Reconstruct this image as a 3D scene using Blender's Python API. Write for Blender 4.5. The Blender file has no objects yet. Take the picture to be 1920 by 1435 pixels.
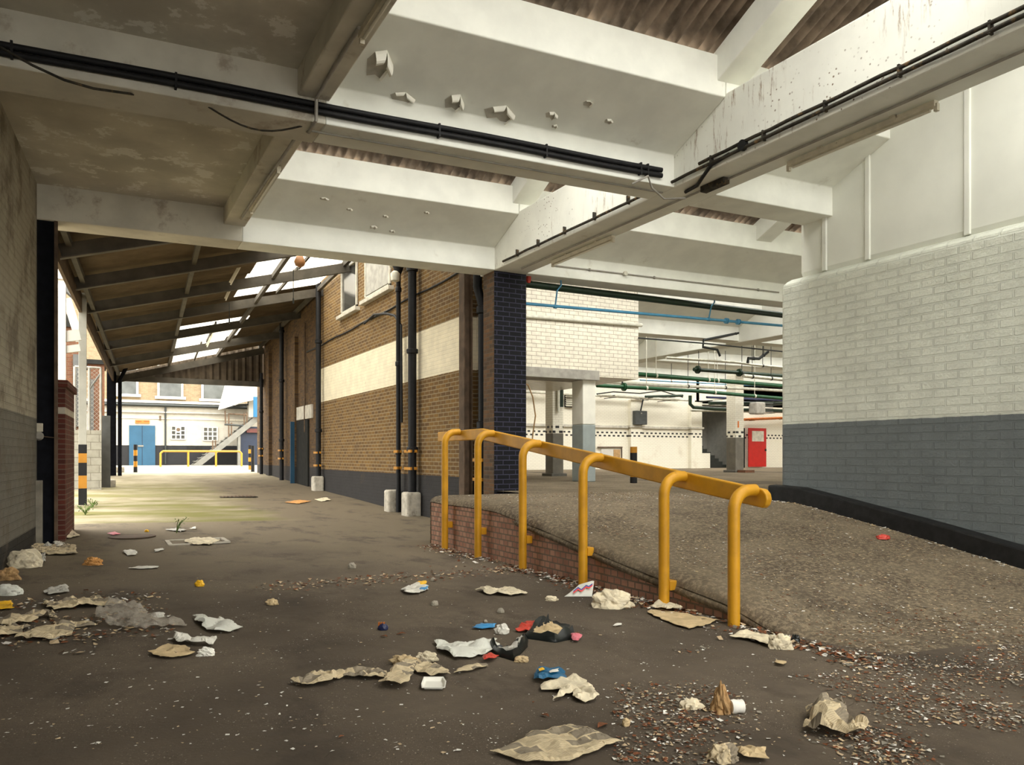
import bpy, bmesh, math, random
from mathutils import Vector, Matrix, noise
random.seed(11)
SC = bpy.context.scene
COL = SC.collection

# ------------------------------------------------------------------ camera, sky, exposure
YAW = math.atan(790/1440.0)
SA, CA = math.sin(YAW), math.cos(YAW)
EYE = Vector((0, 0, 1.4))
cd = bpy.data.cameras.new('camera'); cam = bpy.data.objects.new('camera', cd); COL.objects.link(cam)
cd.sensor_width = 36; cd.lens = 27.0; cd.shift_y = (855-717.5)/1920.0
cd.clip_start = .05; cd.clip_end = 300
cam.location = EYE; cam.rotation_euler = (math.pi/2, 0, -YAW)
SC.camera = cam

w = bpy.data.worlds.new('overcast_sky'); SC.world = w; w.use_nodes = True
nt = w.node_tree; bg = nt.nodes['Background']
tc = nt.nodes.new('ShaderNodeTexCoord'); sx = nt.nodes.new('ShaderNodeSeparateXYZ'); rp = nt.nodes.new('ShaderNodeValToRGB')
nt.links.new(tc.outputs['Generated'], sx.inputs[0]); nt.links.new(sx.outputs['Z'], rp.inputs[0])
rp.color_ramp.elements[0].position = 0.0; rp.color_ramp.elements[0].color = (.27, .265, .25, 1)
rp.color_ramp.elements[1].position = .85; rp.color_ramp.elements[1].color = (1, .985, .925, 1)
nt.links.new(rp.outputs[0], bg.inputs[0])
bg.inputs[1].default_value = 3.6

SC.view_settings.view_transform = 'Standard'; SC.view_settings.look = 'None'
SC.view_settings.gamma = 1.0; SC.view_settings.use_curve_mapping = False
SC.view_settings.exposure = 1.76
SC.cycles.max_bounces = 10; SC.cycles.diffuse_bounces = 6; SC.cycles.transparent_max_bounces = 12
SC.cycles.use_denoising = True
SC.cycles.sample_clamp_indirect = 8

def skew(x, y):                     # the roof grid is turned 3.7 degrees off the main beam
    return y - .065*(x-6.44)
def portal(name, loc, sx_, sy_, rot):
    l = bpy.data.lights.new(name, 'AREA'); l.shape = 'RECTANGLE'; l.size = sx_; l.size_y = sy_; l.cycles.is_portal = True
    o = bpy.data.objects.new(name, l); COL.objects.link(o); o.location = loc; o.rotation_euler = rot
    return o
GY = [-7.15, -2.26, 2.61, 7.49, 12.38, 17.25, 22.1, 27.0]    # front faces of the gutter beams
for k, y in enumerate(GY[1:-1]):
    portal('skylight', (4.2, skew(4.2, y)+1.05, 6.55), 4.3, 1.8, (math.radians(-50)+math.pi, 0, 0)) if k < 3 else None
    if k >= 3: portal('skylight', (16, skew(16, y)+1.05, 6.55), 17, 1.8, (math.radians(-50)+math.pi, 0, 0))
    else: portal('skylight', (8.1, skew(8.1, y)+1.05, 6.55), 2.0, 1.8, (math.radians(-50)+math.pi, 0, 0))

# ------------------------------------------------------------------ ray helpers (photo pixel -> the surface it lands on)
def raydir(px, py):
    r = (px-960)/1440.0; u = (855-py)/1440.0
    return Vector((SA + r*CA, CA - r*SA, u))
def onX(px, py, X): d = raydir(px, py); return EYE + d*(X/d.x)
def onY(px, py, Y): d = raydir(px, py); return EYE + d*(Y/d.y)
def onZ(px, py, z): d = raydir(px, py); return EYE + d*((z-1.4)/d.z)
def leftX(y): return -.67 + .07*(y-12.86)
def onL(px, py):                    # on the left wall's line
    d = raydir(px, py); t = (-.67-.07*12.86)/(d.x-.07*d.y); return EYE + d*t

def lerp(a, b, t): return a+(b-a)*t
def pw(pts, x):
    if x <= pts[0][0]: return pts[0][1]
    for (a, b), (c, d) in zip(pts, pts[1:]):
        if x <= c: return b+(d-b)*(x-a)/(c-a)
    return pts[-1][1]
RISE = [(12.5, 0), (16.2, .07), (24.4, .32), (33.4, .64), (40, .73), (51, .83), (70, .9)]
def ground(x, y):
    cs = .14 - .024*min(max(x+.8, -1), 5.4)
    f = min(1, max(0, 1-(y-14)/20))
    return cs*f + pw(RISE, y) + .012*noise.noise(Vector((x*.5, y*.35, 0)))
DL = [(2.6, -.02), (3.2, .0), (4.1, .05), (4.82, .24), (6.45, .42), (7.8, .61), (9.05, .755), (11.3, .77), (13, .75)]
DR = [(1.3, -.02), (2.0, .02), (3.2, .07), (4.62, .17), (6, .44), (7.6, .715), (8.3, .75), (13, .75)]
def dock(x, y):
    t = min(1, max(0, (x-4.8)/4.05)); t = t*t*(3-2*t)
    z = lerp(pw(DL, y), pw(DR, y), t)
    return z + .01*noise.noise(Vector((x*.8, y*.8, 4)))
def surf(x, y):
    g = ground(x, y)
    if x > 4.82 and (y < 11.25 or x > 6.5): g = max(g, dock(x, y))
    return g
def onG(px, py):
    d = raydir(px, py); p = onZ(px, py, .05)
    t = .3
    for i in range(2600):
        p = EYE + d*t
        if p.z <= surf(p.x, p.y): break
        t *= 1.004
    lo, hi = t/1.004, t
    for i in range(12):
        m = (lo+hi)/2; p = EYE+d*m
        if p.z <= surf(p.x, p.y): hi = m
        else: lo = m
    p = EYE+d*hi; p.z = surf(p.x, p.y)
    return p

# ------------------------------------------------------------------ materials
def newmat(name):
    m = bpy.data.materials.new(name); m.use_nodes = True
    t = m.node_tree; b = t.nodes['Principled BSDF']
    return m, t, b
class NT:
    def __init__(s, t):
        s.t = t; g = t.nodes.new('ShaderNodeNewGeometry'); s.pos = g.outputs['Position']; s.geo = g
        sp = t.nodes.new('ShaderNodeSeparateXYZ'); t.links.new(s.pos, sp.inputs[0]); s.x, s.y, s.z = sp.outputs
    def set(s, sock, v):
        if hasattr(v, 'is_output'): s.t.links.new(v, sock)
        elif isinstance(v, (tuple, list)): sock.default_value = tuple(v)+((1,) if len(v) == 3 and sock.type == 'RGBA' else ())
        else: sock.default_value = v
    def math(s, op, a, b=0, c=None, clamp=False):
        n = s.t.nodes.new('ShaderNodeMath'); n.operation = op; n.use_clamp = clamp
        s.set(n.inputs[0], a); s.set(n.inputs[1], b)
        if c is not None: s.set(n.inputs[2], c)
        return n.outputs[0]
    def vec(s, x, y, z):
        n = s.t.nodes.new('ShaderNodeCombineXYZ'); s.set(n.inputs[0], x); s.set(n.inputs[1], y); s.set(n.inputs[2], z); return n.outputs[0]
    def scale(s, v, sc):
        n = s.t.nodes.new('ShaderNodeVectorMath'); n.operation = 'MULTIPLY'; s.set(n.inputs[0], v); n.inputs[1].default_value = sc; return n.outputs[0]
    def noise(s, scale, detail=5, rough=.55, v=None, dist=0):
        n = s.t.nodes.new('ShaderNodeTexNoise'); s.t.links.new(v if v is not None else s.pos, n.inputs['Vector'])
        n.inputs['Scale'].default_value = scale; n.inputs['Detail'].default_value = detail; n.inputs['Roughness'].default_value = rough
        n.inputs['Distortion'].default_value = dist
        return n.outputs['Fac']
    def voro(s, scale, v=None, out='Distance'):
        n = s.t.nodes.new('ShaderNodeTexVoronoi'); s.t.links.new(v if v is not None else s.pos, n.inputs['Vector']); n.inputs['Scale'].default_value = scale
        return n.outputs[out]
    def step(s, v, lo, hi):
        n = s.t.nodes.new('ShaderNodeMapRange'); n.interpolation_type = 'SMOOTHSTEP'
        s.set(n.inputs['Value'], v); n.inputs['From Min'].default_value = lo; n.inputs['From Max'].default_value = hi
        return n.outputs[0]
    def mix(s, f, a, b, mode='MIX'):
        n = s.t.nodes.new('ShaderNodeMix'); n.data_type = 'RGBA'; n.blend_type = mode
        s.set(n.inputs[0], f); s.set(n.inputs[6], a); s.set(n.inputs[7], b); return n.outputs[2]
    def bump(s, h, strength, dist=.01):
        n = s.t.nodes.new('ShaderNodeBump'); n.inputs['Strength'].default_value = strength; n.inputs['Distance'].default_value = dist
        s.t.links.new(h, n.inputs['Height']); return n.outputs[0]

MATS = {}
def plain(name, col, rough=.75, metal=0, var=.18, vs=5, bump=.15, bs=40, dirt=None, ds=2.0, da=(.52, .68), dstr=.8, speck=None, streak=None, emit=0):
    if name in MATS: return MATS[name]
    m, t, b = newmat(name); n = NT(t)
    f = n.step(n.noise(vs, 6), .3, .7)
    c = n.mix(f, tuple(x*(1-var) for x in col), tuple(min(1, x*(1+var)) for x in col))
    if dirt:
        d = n.step(n.noise(ds, 9, .68), *da); c = n.mix(n.math('MULTIPLY', d, dstr), c, dirt)
    if streak:                       # run marks that follow gravity
        sc_, amt = streak
        v = n.scale(n.pos, (7, 7, .9)); d = n.step(n.noise(2.2, 8, .75, v), .54, .66)
        d2 = n.step(n.noise(.7, 3), .40, .6); c = n.mix(n.math('MULTIPLY', n.math('MULTIPLY', d, d2), amt), c, sc_)
        e = n.step(n.math('ADD', n.voro(17), n.math('MULTIPLY', n.noise(40, 3), .16)), .30, .20); e2 = n.step(n.noise(.9, 5, .7, n.scale(n.pos, (1, 1, .6))), .47, .6)
        c = n.mix(n.math('MULTIPLY', n.math('MULTIPLY', e, e2), .9), c, tuple(x*.6 for x in sc_))
    if speck:
        sc_, scol, thr = speck
        e = n.step(n.voro(sc_), thr, thr*.5); c = n.mix(e, c, scol)
    t.links.new(c, b.inputs['Base Color']); b.inputs['Roughness'].default_value = rough; b.inputs['Metallic'].default_value = metal
    if bump: t.links.new(n.bump(n.noise(bs, 6, .6), bump, .006), b.inputs['Normal'])
    if rough > .85: b.inputs['Specular IOR Level'].default_value = .12
    elif rough > .5: b.inputs['Specular IOR Level'].default_value = .3
    MATS[name] = m; return m

def brick(name, ax, c1, c2, mortar, bw=.225, bh=.075, ms=.009, layers=None, rough=.85, bump=.5, off=.5, dirt=None, da=(.55, .7), ds=1.2, paintvar=.08, uoff=0, zoff=0, spec=.25):
    """layers: [(z_top, colour or None for bare brick)] read from the bottom up"""
    if name in MATS: return MATS[name]
    m, t, b = newmat(name); n = NT(t)
    u = n.y if ax == 'y' else n.x
    v = n.vec(n.math('ADD', u, uoff), n.math('ADD', n.z, zoff), 0)
    k = t.nodes.new('ShaderNodeTexBrick'); t.links.new(v, k.inputs['Vector'])
    k.inputs['Scale'].default_value = 1; k.inputs['Brick Width'].default_value = bw; k.inputs['Row Height'].default_value = bh
    k.inputs['Mortar Size'].default_value = ms; k.inputs['Mortar Smooth'].default_value = .25; k.inputs['Bias'].default_value = 0; k.offset = off
    k.inputs['Color1'].default_value = (*c1, 1); k.inputs['Color2'].default_value = (*c2, 1); k.inputs['Mortar'].default_value = (*mortar, 1)
    c = n.mix(n.step(n.noise(7, 6, .6), .3, .75), k.outputs['Color'], (.55, .55, .55), 'MULTIPLY')
    c = n.mix(.45, k.outputs['Color'], c)
    if layers:
        bare = c; c = None
        for zt, lc in layers:
            if lc is None: lay = bare
            else:
                pf = n.step(n.noise(3, 7, .6), .3, .7)
                lay = n.mix(pf, tuple(x*(1-paintvar) for x in lc), tuple(min(1, x*(1+paintvar)) for x in lc))
                lay = n.mix(n.math('MULTIPLY', k.outputs['Fac'], .13), lay, tuple(x*.45 for x in lc))  # paint darkened over the mortar joints, their shading put into the colour
            if c is None: c = lay
            else:
                edge = n.math('ADD', n.z, n.math('MULTIPLY', n.math('SUBTRACT', n.noise(6, 3), .5), .015))
                c = n.mix(n.step(edge, prev-.006, prev+.006), c, lay)
            prev = zt
    if dirt:
        d = n.step(n.noise(ds, 9, .7), *da); c = n.mix(n.math('MULTIPLY', d, .75), c, dirt)
    t.links.new(c, b.inputs['Base Color']); b.inputs['Roughness'].default_value = rough
    b.inputs['Specular IOR Level'].default_value = spec
    h = n.math('ADD', n.math('MULTIPLY', n.math('SUBTRACT', 1, k.outputs['Fac']), 1), n.math('MULTIPLY', n.noise(28, 6, .6), .5))
    t.links.new(n.bump(h, bump, .02), b.inputs['Normal'])
    MATS[name] = m; return m

WHITE = (.80, .79, .70)
def M(k): return MATS[k]
# paints and concretes
plain('white_concrete', (.80, .805, .735), .8, var=.05, vs=2.5, bump=.15, bs=18, dirt=(.42, .36, .26), ds=1.7, da=(.60, .74), dstr=.5)
plain('stained_white', (.82, .82, .745), .7, var=.04, vs=2.5, bump=.1, bs=18, streak=((.22, .12, .04), .9))
plain('grey_slab', (.56, .53, .45), .85, var=.16, vs=1.3, bump=.5, bs=9, dirt=(.80, .79, .73), ds=2.6, da=(.55, .585), dstr=.7)
plain('dull_white', (.62, .59, .50), .85, var=.12, vs=1.6, bump=.4, bs=12, dirt=(.34, .27, .20), ds=2.0, da=(.55, .68), dstr=.75)
plain('patch_grey', (.46, .43, .36), .9, var=.15, vs=8)
plain('paint_skin', (.84, .82, .73), .7, var=.05)
plain('panel_white', (.72, .725, .65), .7, var=.05, vs=1.2, bump=.08, bs=10)
plain('asbestos', (.21, .16, .125), .95, var=.5, vs=3, bump=.3, bs=30)
plain('canopy_sheet', (.105, .075, .045), .8, var=.2, vs=2, bump=.1)
plain('canopy_steel', (.075, .065, .05), .7, var=.2, vs=3, bump=.1)
plain('fascia_sheet', (.075, .055, .035), .85, var=.25, vs=3)
plain('black_paint', (.006, .0065, .009), .9, var=.3, vs=8, bump=.1)
plain('black_pipe', (.008, .008, .009), .6, var=.3, vs=8, bump=.1)
plain('black_kerb', (.009, .009, .009), .6, var=.5, vs=9, bump=.4, bs=25)
plain('yellow_paint', (.60, .29, .008), .5, var=.12, vs=5, bump=.12, bs=30, dirt=(.12, .06, .02), ds=7, da=(.65, .72), dstr=.8)
plain('yellow_band', (.48, .21, .012), .5, var=.08)
plain('safety_black', (.012, .012, .013), .55)
plain('grey_paint', (.085, .085, .08), .6, var=.1)
plain('light_steel', (.16, .155, .135), .6, var=.1, vs=4)
plain('post_white', (.42, .41, .36), .6, var=.08, vs=4)
plain('bright_white', (.55, .52, .46), .6, var=.04)
plain('rust_steel', (.10, .065, .04), .75, var=.3, vs=5, bump=.2)
plain('pipe_green', (.010, .075, .025), .4, var=.2, vs=6)
plain('pipe_dark_green', (.006, .024, .010), .4, var=.3, vs=6)
plain('pipe_blue', (.075, .30, .50), .4, var=.1)
plain('pipe_white', (.62, .60, .50), .6, var=.15, vs=6)
plain('pipe_orange', (.62, .18, .04), .6)
plain('dark_metal', (.012, .015, .013), .5, var=.2)
plain('conduit_grey', (.33, .31, .27), .6, var=.15, vs=6)
plain('rusty_cable', (.035, .03, .022), .8, var=.5, vs=14, bump=.4, bs=60, dirt=(.20, .12, .05), ds=9, da=(.55, .65))
plain('fitting_cream', (.60, .55, .43), .55, var=.12, vs=8, dirt=(.12, .08, .05), ds=8, da=(.6, .7))
plain('tube_glass', (.72, .68, .56), .3, var=.05)
plain('blue_door', (.021, .072, .125), .55, var=.08, vs=2)
plain('bright_blue', (.006, .10, .21), .45, var=.04)
plain('navy_door', (.003, .010, .03), .5, var=.15)
plain('red_door', (.45, .008, .006), .4, var=.08)
plain('red_sign', (.075, .014, .009), .5)
plain('orange_sign', (.42, .12, .012), .5, var=.05)
plain('sign_mark', (.16, .04, .01), .6)
plain('pale_glass', (.55, .51, .42), .25)
plain('dark_glass', (.06, .06, .055), .12, var=.3, vs=1.5)
plain('grey_glass', (.085, .09, .085), .2, var=.3, vs=1)
plain('sill_white', (.50, .47, .40), .7)
plain('window_board', (.36, .35, .32), .7)
plain('stone_block', (.50, .46, .38), .9, var=.2, vs=6, bump=.6, bs=16, dirt=(.2, .17, .13), ds=5)
plain('wood_grey', (.22, .20, .16), .85, var=.2, vs=6)
plain('dark_void', (.02, .02, .018), .9)
plain('lamp_red', (.34, .15, .05), .5)
plain('hall_ceiling', (.62, .59, .50), .85, var=.06)
plain('leaf_green', (.10, .15, .03), .7, var=.4, vs=20)
plain('grey_switchgear', (.05, .055, .055), .5)
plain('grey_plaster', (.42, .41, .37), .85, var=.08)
plain('col_white', (.78, .76, .67), .7, var=.04)
plain('col_grey', (.30, .34, .33), .65, var=.06)
plain('col_dark', (.10, .095, .08), .7, var=.15)
# brickwork
S1, S2, SM = (.215, .12, .034), (.125, .07, .027), (.29, .225, .135)
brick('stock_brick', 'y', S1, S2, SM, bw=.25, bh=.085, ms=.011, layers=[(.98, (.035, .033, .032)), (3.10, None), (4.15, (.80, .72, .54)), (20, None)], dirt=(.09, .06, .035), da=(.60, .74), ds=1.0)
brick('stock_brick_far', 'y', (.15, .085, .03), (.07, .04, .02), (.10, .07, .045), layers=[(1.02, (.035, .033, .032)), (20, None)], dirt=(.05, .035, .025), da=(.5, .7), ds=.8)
brick('stock_brick_end', 'x', (.16, .09, .04), (.09, .06, .035), (.13, .10, .07))
brick('pillar_side', 'y', (.17, .09, .04), (.07, .05, .035), (.12, .09, .06))
brick('pillar_black', 'x', (.006, .007, .010), (.010, .010, .014), (.05, .05, .085), bw=.26, bh=.088, ms=.009, rough=.6, spec=.2, bump=.5, dirt=(.10, .09, .08), da=(.68, .75))
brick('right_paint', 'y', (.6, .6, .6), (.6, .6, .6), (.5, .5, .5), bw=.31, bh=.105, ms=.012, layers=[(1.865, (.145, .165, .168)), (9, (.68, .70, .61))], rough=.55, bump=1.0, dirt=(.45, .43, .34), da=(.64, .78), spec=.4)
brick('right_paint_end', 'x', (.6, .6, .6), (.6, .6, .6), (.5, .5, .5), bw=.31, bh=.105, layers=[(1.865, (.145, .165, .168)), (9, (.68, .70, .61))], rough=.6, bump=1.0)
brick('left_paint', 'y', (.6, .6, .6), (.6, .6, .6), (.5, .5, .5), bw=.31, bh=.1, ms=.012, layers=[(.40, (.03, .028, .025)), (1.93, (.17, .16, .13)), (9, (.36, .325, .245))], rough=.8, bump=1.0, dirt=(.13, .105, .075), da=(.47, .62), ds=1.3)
brick('ramp_brick', 'y', (.56, .32, .215), (.42, .205, .135), (.24, .18, .13), bw=.115, bh=.075, ms=.010, bump=.9, dirt=(.24, .18, .13), da=(.56, .74), ds=1.5)
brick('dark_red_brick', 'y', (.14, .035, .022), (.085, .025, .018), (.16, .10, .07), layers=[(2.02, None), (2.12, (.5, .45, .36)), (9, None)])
brick('red_brick', 'x', (.16, .065, .033), (.12, .048, .025), (.14, .095, .06))
brick('yellow_brick', 'x', (.27, .20, .115), (.22, .155, .085), (.25, .20, .14), bump=.2)
brick('block_white', 'x', (.32, .30, .245), (.29, .27, .215), (.20, .18, .14), bw=.45, bh=.225, ms=.012)
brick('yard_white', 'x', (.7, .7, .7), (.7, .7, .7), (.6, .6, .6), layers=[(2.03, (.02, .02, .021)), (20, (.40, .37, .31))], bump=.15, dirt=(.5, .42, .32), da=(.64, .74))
brick('glazed_white', 'x', (.80, .75, .62), (.78, .73, .60), (.42, .36, .27), bw=.27, bh=.098, ms=.008, rough=.3, bump=.25, spec=.5)
brick('glazed_white_side', 'y', (.80, .75, .62), (.78, .73, .60), (.42, .36, .27), bw=.27, bh=.098, ms=.008, rough=.3, bump=.25, spec=.5)

def dash_tiles(name, ax, zrow, below=None):
    """white glazed brick with two staggered rows of black tiles"""
    m, t, b = newmat(name); n = NT(t); u = n.x if ax == 'x' else n.y
    k = t.nodes.new('ShaderNodeTexBrick'); t.links.new(n.vec(u, n.z, 0), k.inputs['Vector'])
    k.inputs['Scale'].default_value = 1; k.inputs['Brick Width'].default_value = .225; k.inputs['Row Height'].default_value = .075; k.inputs['Mortar Size'].default_value = .006
    k.inputs['Color1'].default_value = (.80, .76, .64, 1); k.inputs['Color2'].default_value = (.78, .74, .62, 1); k.inputs['Mortar'].default_value = (.60, .55, .44, 1)
    c = n.mix(n.math('MULTIPLY', n.step(n.noise(1.1, 8, .65), .55, .72), .5), k.outputs['Color'], (.55, .48, .36))
    for z0, sh in ((zrow, 0), (zrow-.155, .5)):
        zz = n.math('MULTIPLY', n.math('GREATER_THAN', n.z, z0), n.math('LESS_THAN', n.z, z0+.078))
        uu = n.math('LESS_THAN', n.math('FRACT', n.math('ADD', n.math('DIVIDE', u, .275), sh)), .52)
        c = n.mix(n.math('MULTIPLY', zz, uu), c, (.012, .012, .012))
    if below:
        c = n.mix(n.step(n.z, zrow-.17, zrow-.165), n.mix(n.step(n.noise(3, 6), .35, .7), tuple(x*.7 for x in below), below), c)
    t.links.new(c, b.inputs['Base Color']); b.inputs['Roughness'].default_value = .4
    MATS[name] = m
dash_tiles('hall_tiles', 'x', 2.50); dash_tiles('hall_tiles_side', 'y', 2.50)
dash_tiles('column_tiles', 'x', 2.28, (.17, .155, .125)); dash_tiles('column_tiles_side', 'y', 2.28, (.13, .115, .09))

def floor_mat():
    m, t, b = newmat('yard_floor'); n = NT(t)
    f1 = n.step(n.noise(.55, 7, .6), .32, .68); f2 = n.step(n.noise(9, 6, .65), .3, .72)
    asph = n.mix(f1, (.078, .061, .044), (.155, .122, .088)); asph = n.mix(n.math('MULTIPLY', f2, .5), asph, (.095, .077, .060))
    dust = n.step(n.math('ADD', n.math('MULTIPLY', n.y, .11), n.noise(.7, 5)), 1.15, 2.0)
    asph = n.mix(dust, asph, (.165, .132, .088))
    stain = n.step(n.noise(1.7, 8, .7, n.scale(n.pos, (1, .6, 1))), .50, .66); asph = n.mix(n.math('MULTIPLY', stain, .6), asph, (.055, .044, .034))
    conc = n.mix(n.step(n.noise(1.3, 6), .3, .7), (.20, .17, .10), (.31, .265, .18))
    moss = n.step(n.noise(.8, 6, .6, n.scale(n.pos, (.35, 1.1, 1))), .42, .62)
    moss = n.math('MULTIPLY', moss, n.step(n.y, 30, 24)); conc = n.mix(n.math('MULTIPLY', moss, .95), conc, (.14, .13, .035))
    edge = n.math('ADD', n.y, n.math('MULTIPLY', n.math('SUBTRACT', n.noise(2, 4), .5), .5))
    xe = n.math('ADD', n.x, n.math('MULTIPLY', n.math('SUBTRACT', n.noise(.6, 5), .5), 2.2))
    mask = n.math('MULTIPLY', n.step(edge, 15.7, 15.95), n.math('MAXIMUM', n.step(xe, 3.9, 2.7), n.step(edge, 27, 33)))
    c = n.mix(mask, asph, conc)
    for s_, th, col in ((30, .16, (.36, .31, .24)), (75, .24, (.24, .19, .14)), (44, .2, (.045, .036, .028)), (11, .035, (.6, .57, .5))):
        e = n.step(n.voro(s_), th, th*.4); g = n.step(n.noise(2.3, 6), .40, .60)
        c = n.mix(n.math('MULTIPLY', e, g), c, col)
    pale = n.step(n.y, 34, 40); c = n.mix(n.math('MULTIPLY', pale, .7), c, (.24, .225, .19))
    t.links.new(c, b.inputs['Base Color']); b.inputs['Roughness'].default_value = .9; b.inputs['Specular IOR Level'].default_value = .2
    t.links.new(n.bump(n.noise(35, 7, .65), .5, .01), b.inputs['Normal']); MATS['yard_floor'] = m
floor_mat()
def dock_mat():
    m, t, b = newmat('dock_floor'); n = NT(t)
    c = n.mix(n.step(n.noise(1.1, 7, .62), .3, .7), (.092, .071, .049), (.185, .148, .10))
    c = n.mix(n.math('MULTIPLY', n.step(n.noise(24, 7, .75), .46, .60), .8), c, (.30, .24, .16))
    dark = n.step(n.noise(.6, 6, .6, n.scale(n.pos, (1, .45, 1))), .52, .66); c = n.mix(n.math('MULTIPLY', dark, .8), c, (.06, .048, .037))
    for s_, th, col in ((22, .12, (.42, .35, .25)), (48, .2, (.27, .21, .15)), (36, .14, (.05, .04, .03)), (13, .05, (.62, .58, .5))):
        e = n.step(n.voro(s_), th, th*.4); g = n.step(n.noise(1.8, 5), .38, .6); c = n.mix(n.math('MULTIPLY', e, g), c, col)
    t.links.new(c, b.inputs['Base Color']); b.inputs['Roughness'].default_value = .92; b.inputs['Specular IOR Level'].default_value = .2
    t.links.new(n.bump(n.noise(30, 7, .7), .8, .015), b.inputs['Normal']); MATS['dock_floor'] = m
dock_mat()
def skin(name, col, trans, rough=.4, trp=0.0):
    m, t, b = newmat(name); n = NT(t); out = t.nodes['Material Output']
    tl = t.nodes.new('ShaderNodeBsdfTranslucent'); tl.inputs[0].default_value = (*col, 1); b.inputs['Base Color'].default_value = (*col, 1); b.inputs['Roughness'].default_value = rough
    mx = t.nodes.new('ShaderNodeMixShader'); mx.inputs[0].default_value = trans; t.links.new(b.outputs[0], mx.inputs[1]); t.links.new(tl.outputs[0], mx.inputs[2])
    last = mx
    if trp:
        tr = t.nodes.new('ShaderNodeBsdfTransparent'); m2 = t.nodes.new('ShaderNodeMixShader'); m2.inputs[0].default_value = trp
        t.links.new(last.outputs[0], m2.inputs[1]); t.links.new(tr.outputs[0], m2.inputs[2]); last = m2
    t.links.new(last.outputs[0], out.inputs[0]); MATS[name] = m
skin('rooflight', (.92, .88, .78), .45, .3, .55)
skin('white_plastic', (.80, .80, .72), .2, .45)
skin('clear_plastic', (.55, .50, .42), .2, .2, .72)
# papers
def paper(name, col, ink=None):
    m, t, b = newmat(name); n = NT(t)
    c = n.mix(n.step(n.noise(9, 6, .6), .35, .7), tuple(x*.72 for x in col), col)
    if ink:
        tcn = t.nodes.new('ShaderNodeTexCoord'); sp = t.nodes.new('ShaderNodeSeparateXYZ'); t.links.new(tcn.outputs['Object'], sp.inputs[0])
        k = t.nodes.new('ShaderNodeTexBrick'); t.links.new(tcn.outputs['Object'], k.inputs['Vector']); k.offset = .37
        k.inputs['Scale'].default_value = 1; k.inputs['Brick Width'].default_value = .13; k.inputs['Row Height'].default_value = .085; k.inputs['Mortar Size'].default_value = .006
        k.inputs['Color1'].default_value = (0, 0, 0, 1); k.inputs['Color2'].default_value = (1, 1, 1, 1); k.inputs['Mortar'].default_value = (.4, .4, .4, 1)
        ln = n.math('GREATER_THAN', n.math('FRACT', n.math('MULTIPLY', sp.outputs[1], 110)), .5)
        inb = n.math('SUBTRACT', 1, k.outputs['Fac'])
        c = n.mix(n.math('MULTIPLY', n.math('MULTIPLY', ln, inb), .32), c, ink)
        ph = n.math('MULTIPLY', n.math('LESS_THAN', k.outputs['Color'], .24), inb)
        c = n.mix(n.math('MULTIPLY', ph, .7), c, tuple(x*1.2 for x in ink))
    t.links.new(c, b.inputs['Base Color']); b.inputs['Roughness'].default_value = .85
    t.links.new(n.bump(n.noise(25, 5, .6), .4, .01), b.inputs['Normal']); MATS[name] = m
paper('cream_paper', (.80, .70, .50)); paper('tan_paper', (.66, .50, .28)); paper('newsprint', (.70, .57, .36), (.10, .085, .07))
paper('white_paper', (.82, .79, .70)); paper('brown_paper', (.46, .28, .12)); paper('orange_paper', (.66, .33, .10)); paper('grey_paper', (.52, .50, .44))
plain('litter_blue', (.04, .26, .55), .4); plain('litter_red', (.55, .05, .03), .4); plain('litter_yellow', (.80, .45, .02), .4); plain('litter_pink', (.65, .18, .22), .5)
plain('litter_navy', (.01, .015, .06), .4); plain('litter_black', (.010, .013, .012), .35); plain('leaf_brown', (.16, .055, .02), .7, var=.4, vs=30)
plain('foam_white', (.82, .80, .72), .6, var=.04); plain('pebble', (.33, .30, .24), .9); plain('scrap_white', (.74, .72, .66), .8); plain('scrap_tan', (.50, .38, .24), .85)
plain('logo_red', (.70, .05, .03), .5); plain('logo_blue', (.05, .08, .30), .5)

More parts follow.
